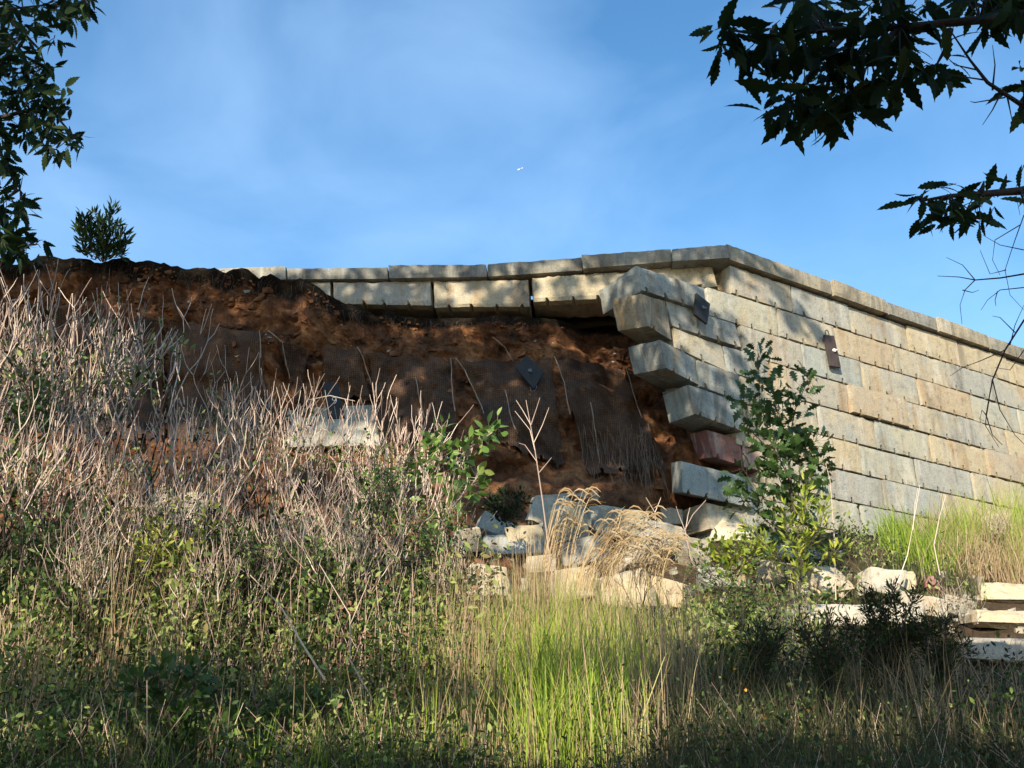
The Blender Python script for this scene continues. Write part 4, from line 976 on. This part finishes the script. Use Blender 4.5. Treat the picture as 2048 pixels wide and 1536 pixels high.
tree('broadleaf_tree', 'tree right of the frame whose dark toothed leaves hang into the top right corner', [(5.0, 5.3, 1.2), (4.8, 5.2, 3), (4.5, 5.0, 5.2), (4.2, 4.7, 7), (4.0, 4.4, 9)],
     [[(4.5, 5.0, 5.2), (2120, 20), (1960, 40), (1800, 55), (1650, 60), (1540, 72), (1460, 60)], [(1800, 55), (1740, 110), (1690, 170)], [(1700, 58), (1640, 120), (1600, 180), (1570, 200)], [(1900, 60), (1890, 100), (1870, 135)],
      [(2250, 330), (2110, 240), (2048, 213), (1975, 165), (1940, 120), (1900, 60)], [(2300, 300), (2200, 60), (2120, 20)]], sp, 4.5, T_SERR, M['leaf_tree'], .185, 6, hang=.92,
     twigs=[[(1985, 180), (1990, 130), (1985, 90)], [(2000, 190), (1985, 220), (1965, 250)], [(2010, 195), (1950, 205), (1940, 203)], [(2015, 195), (2020, 220), (2025, 245)], [(1970, 160), (1900, 150), (1860, 148)], [(1955, 140), (1910, 130), (1890, 110)]])
sp2 = [(1832, 395), (1850, 400), (1862, 372), (1878, 405), (1900, 400), (1905, 430), (1930, 385), (1935, 415), (1950, 425), (1968, 372), (1975, 400), (1990, 395), (1925, 430), (1890, 420), (2050, 395), (2055, 420), (2060, 450), (1960, 440), (1845, 420), (2040, 370)]
tree('broadleaf_tree', 'slender tree outside the right edge with one small dark leafy spray at mid height', [(4.1, 5.6, 1.3), (4.0, 5.5, 3), (3.9, 5.4, 4.4), (3.9, 5.3, 6.5)],
     [[(3.9, 5.4, 4.4), (2200, 340), (2040, 382), (1960, 388), (1900, 392), (1840, 402)], [(1960, 388), (1965, 375), (1968, 362)]], sp2, 5.0, T_SERR, M['leaf_tree'], .15, 4, .08, .25)
sp3 = fill([(-40, -20), (185, -20), (190, 10), (140, 50), (100, 55), (60, 60), (20, 130), (-40, 130)], 58)
sp3 += fill([(-40, 120), (60, 90), (80, 150), (110, 190), (120, 260), (60, 290), (-40, 260)], 62)
sp3 += fill([(-40, 300), (30, 300), (55, 370), (60, 420), (-40, 430)], 34)+fill([(-40, 460), (30, 460), (80, 490), (85, 500), (-40, 505)], 26)
sp3 += [(95, 130), (105, 135), (120, 215), (135, 270), (150, 275), (165, 278), (110, 300), (130, 300), (45, 425), (140, 215), (128, 180), (100, 295), (90, 80), (110, 75), (85, 480)]
tree('broadleaf_tree', 'tree outside the left edge with dark leaves hanging down the left side', [(-6.2, 8.6, 2.3), (-6.0, 8.5, 5), (-5.7, 8.3, 8), (-5.4, 8.0, 11), (-5, 7.6, 14)],
     [[(-5.9, 8.4, 6), (-150, 300), (-20, 240), (60, 220), (110, 230), (150, 275)], [(-5.7, 8.3, 8), (-120, 60), (0, 20), (90, 10), (180, 5)], [(-20, 240), (10, 330), (40, 380)], [(-5.9, 8.4, 6), (-100, 480), (0, 480), (70, 490)], [(0, 20), (50, 70), (80, 100), (90, 130)]],
     sp3, 7.6, T_SERR, M['leaf_tree'], .165, 6, .22, .6, hang=.85)
# bare dark vine at the right
vine = [[(2130, 480), (2048, 548), (2000, 556), (1950, 560), (1918, 554), (1875, 552)], [(1950, 560), (1925, 530), (1893, 515)], [(1950, 560), (1930, 580), (1920, 610), (1924, 648)], [(2130, 600), (2048, 640), (2010, 700), (1985, 760), (1972, 830), (1985, 870), (2005, 890)],
        [(2010, 700), (1960, 722), (1925, 735), (1900, 752)], [(2020, 690), (2030, 650), (2048, 610)], [(2030, 665), (2000, 635), (1985, 632)], [(2048, 430), (2030, 480), (2010, 540), (2020, 590), (2048, 620)], [(2040, 450), (1990, 480), (1985, 520), (2000, 550)],
        [(1985, 760), (2000, 820), (2030, 870), (2060, 900)], [(1978, 800), (1970, 850), (1998, 895)], [(2048, 575), (2000, 580), (1975, 600), (1962, 620)], [(1995, 583), (1990, 600), (1992, 612)], [(1925, 580), (1945, 585), (1958, 580)], [(2048, 330), (2030, 380), (2040, 430)], [(1972, 830), (1964, 820), (1960, 838), (1968, 842)],
        [(2048, 700), (2020, 740), (1990, 735)], [(2048, 500), (2000, 490), (1965, 470)], [(2012, 540), (1980, 548), (1960, 500)]]
p0 = atY(2048, 548, 5.6); th = empty('bare_vine', p0); tag(th, 'leafless dark vine with curling tips hanging at the right edge before the wall', 'vine')
mb = MB()
for i, v in enumerate(vine):
    mb.tube([atY(*q, 5.6+.1*math.sin(i*2)) for q in v], [max((.007 if i in (0, 3) else .0036)*(1-.75*k/(len(v)-1)), .0014) for k in range(len(v))], 5, .4)
mb.build('stem', M['bark'], th, True, origin=p0)
# tiny aeroplane far up
ap = atY(1041, 338, 2400.); pl = empty('aeroplane', ap); tag(pl, 'tiny white aeroplane high in the blue sky above the wall', 'aeroplane')
ax = Vector((.8, .2, .55)).normalized(); rt = Vector((-.35, .9, .1)).normalized()
mb = MB(); mb.tube([-ax*9, -ax*7, ax*6, ax*8.5], [.5, 1.3, 1.3, .3], 10); mb.build('fuselage', M['white'], pl, True)
mb = MB(); mb.box(-ax*1.5-rt*10, ax*3, rt*20, Vector((0, 0, .3))); mb.build('wing', M['white'], pl)
mb = MB(); mb.box(-ax*9, ax*2, Vector((0, 0, 4)), rt*.3); mb.build('tail_fin', M['white'], pl)

# ================================================================== canopy of the wood behind the camera (casts the dappled shade)
_RG = {}
def recv(px, py):
    k = (round(px/40), round(py/40))
    if k not in _RG: _RG[k] = surfhit(k[0]*40, k[1]*40, 4.5).y
    y = _RG[k]
    return y if y < 17 else 17.2
SHADE = [ # polygon, receiver distance (None = terrain), leaves per 1000 px^2, distance range along the sun ray
 ([(-700, 440), (380, 520), (560, 560), (690, 600), (1060, 612), (1240, 640), (1330, 930), (1350, 1000), (900, 1010), (850, 850), (-700, 850)], None, 17, (14, 25)),
 ([(300, 500), (1170, 480), (1480, 470), (1480, 545), (1440, 580), (1160, 612), (700, 612), (560, 575)], 17.3, 10, (13, 24)),
 ([(1170, 520), (1440, 560), (1500, 700), (1480, 1030), (1340, 1010), (1300, 800)], 16.6, 7.5, (12, 20)),
 ([(1440, 480), (1600, 520), (1640, 610), (1560, 600), (1450, 560)], 17.5, 9, (12, 20)),
 ([(1480, 700), (1640, 800), (1660, 1060), (1480, 1000)], 14.0, 6.5, (11, 19)),
 ([(1690, 960), (1800, 900), (1900, 960), (1780, 1090), (1640, 1110), (1500, 1060)], 17.0, 9, (12, 20)),
 ([(930, 975), (1330, 1000), (1400, 1060), (1380, 1120), (1100, 1125), (930, 1110)], None, 22, (11, 20)),
 ([(1330, 1260), (1500, 1225), (1900, 1290), (2300, 1370), (2300, 1440), (1330, 1420)], 8.4, 55, (7, 14)),
 ([(-200, 1410), (800, 1440), (950, 1500), (1260, 1510), (1340, 1400), (2300, 1350), (2300, 1800), (-200, 1800)], 6.0, 55, (5, 11)),
 ([(-200, 1330), (500, 1380), (700, 1440), (-200, 1500)], 7.0, 16, (4.5, 8)),
 ([(-300, 600), (1000, 860), (1000, 1340), (-300, 1340)], 9.3, 2.5, (9, 13)),
 ([(1400, -100), (2200, -100), (2200, 520), (1900, 520), (1750, 280), (1400, 220)], 4.5, 6, (1.3, 3.2)),
 ([(-150, -80), (210, -80), (210, 120), (150, 330), (100, 520), (-150, 520)], 7.6, 7, (1.5, 4.0)),
 ([(-200, 1400), (900, 1430), (960, 1500), (1250, 1500), (1340, 1330), (2300, 1310), (2300, 1560), (-200, 1560)], 8.0, 40, (6, 12)),
 ([(1080, 740), (1260, 740), (1350, 960), (1120, 960)], None, 16, (14, 25)),
 ([(540, 760), (780, 760), (790, 910), (540, 910)], 15.3, 30, (14, 24)),
 ([(140, 400), (270, 400), (270, 520), (140, 520)], 17, 6, (9, 13)),
]
LIT = [(805, 765, 48, 22, -.7), (845, 820, 20, 26, -.4), (575, 632, 34, 10, -.4), (215, 590, 26, 14, 0), (588, 790, 36, 20, .8), (1010, 940, 34, 10, 0), (1025, 925, 20, 8, 0), (385, 570, 26, 8, 0),
       (450, 535, 110, 16, 0), (800, 590, 40, 16, -.3), (915, 585, 32, 34, 0), (895, 540, 24, 14, 0), (1195, 575, 52, 26, 0), (1070, 520, 26, 12, 0), (700, 600, 30, 12, 0), (1130, 520, 20, 14, 0), (1010, 530, 20, 10, 0),
       (1240, 640, 22, 30, 0), (1300, 560, 26, 26, 0), (1390, 700, 40, 34, -.5), (1350, 590, 30, 18, -.5), (1430, 690, 26, 40, .5), (1300, 840, 20, 40, 0), (1500, 560, 44, 12, -.6), (1530, 585, 36, 10, -.6), (1445, 1040, 34, 30, 0), (1290, 740, 10, 30, 0), (600, 555, 30, 10, 0), (1350, 960, 16, 40, 0)]
def lit(px, py):
    for (a, b, rx, ry, an) in LIT:
        dx, dy_ = px-a, py-b; c, s = math.cos(-an), math.sin(-an)
        u = (dx*c-dy_*s)/rx; v = (dx*s+dy_*c)/ry
        if u*u+v*v < 1: return True
    return False
groups = {0: [], 1: [], 2: []}
for P, Y, dens, (ta, tb_) in SHADE:
    xs_ = [p[0] for p in P]; ys_ = [p[1] for p in P]; A0 = (max(xs_)-min(xs_))*(max(ys_)-min(ys_))
    sc_ = 1 if (Y is None or Y > 9) else (9/ max(Y, 4.0))*.55 if Y else 1
    for k in range(int(A0/1000*dens)):
        px = random.uniform(min(xs_), max(xs_)); py = random.uniform(min(ys_), max(ys_))
        if not inpoly(px, py, P) or lit(px, py): continue
        yy = Y or recv(px, py)
        T_ = atY(px, py, yy)
        nn = noise.noise(Vector((px*.018, py*.018, 3)))
        if nn < -.42 and (Y is None or Y > 9): continue
        if Y == 9.3 and noise.noise(Vector((px*.022, py*.012, 8))) < .05: continue
        Q = T_+SUN*random.uniform(ta, tb_)
        # never inside the view
        X_, Y_ = proj(Q); Zc = Q.y*CT+(Q.z-CAMZ)*ST
        mg = 50+.45*F/max(Zc, .3)
        if Zc > .2 and -mg < X_ < 2048+mg and -mg < Y_ < 1536+mg: continue
        groups[0 if T_.y > 12 else (1 if T_.x < 1 else 2)].append(Q)
LABS = ['tall broad crowned tree left of the camera shading the clay bank', 'big leafy tree behind the camera shading the left foreground', 'big leafy tree behind the camera shading the right foreground']
for g, Q in groups.items():
    if not Q: continue
    q = np.array([tuple(v) for v in Q]); c = q.mean(0)
    bx0, by0 = float(c[0]), float(c[1])
    gz = G(bx0, by0); 
    if g == 0: bx0 -= 3.0
    elif g == 1: bx0 -= 1.5; by0 = min(by0, -1.6)
    else: bx0 = max(bx0, 2.2)+1.2; by0 = min(by0, -1.2)
    gz = G(bx0, by0); p0 = Vector((bx0, by0, gz))
    th = empty('tall_tree', p0); tag(th, LABS[g], 'tree')
    k = len(q); ls = .26 if g == 0 else .17
    V, FF, t = inst(*T_OVAL, q-np.array(tuple(p0)), rdir(k, -.2), np.tile(np.array(tuple(SUN)), (k, 1))+rdir(k)*.6, RNG.uniform(.7, 1.25, k)*ls, RNG.uniform(0, 1, k))
    mkobj('crown', V, FF, M['leaf_dark'], th, False, t)
    tb2 = MB(); top = Vector((float(c[0]), float(c[1]), float(c[2])))
    tb2.tube([p0-Vector((0, 0, .3)), p0.lerp(top, .35)+Vector((.2, 0, 0)), p0.lerp(top, .7), top], [.28, .22, .15, .06], 9, .3); tb2.build('trunk', M['bark'], th, True, origin=p0)
    bb = MB(); rs = random.Random(g)
    for _ in range(26):
        e = Q[rs.randrange(k)]; s0 = p0.lerp(top, rs.uniform(.5, .98))
        m_ = s0.lerp(e, .5)+Vector((0, 0, .4)); ok = True
        for u in (0, .25, .5, .75, 1):
            w_ = s0.lerp(m_, u*2) if u <= .5 else m_.lerp(e, (u-.5)*2)
            X_, Y_ = proj(w_); Zc = w_.y*CT+(w_.z-CAMZ)*ST
            if Zc > .2 and -80 < X_ < 2130 and -80 < Y_ < 1620: ok = False
        if ok: bb.tube([s0, m_, e], [.045, .03, .008], 5, .4)
    bb.build('branch', M['bark'], th, True, origin=p0)
    print('canopy', g, k, p0, top)
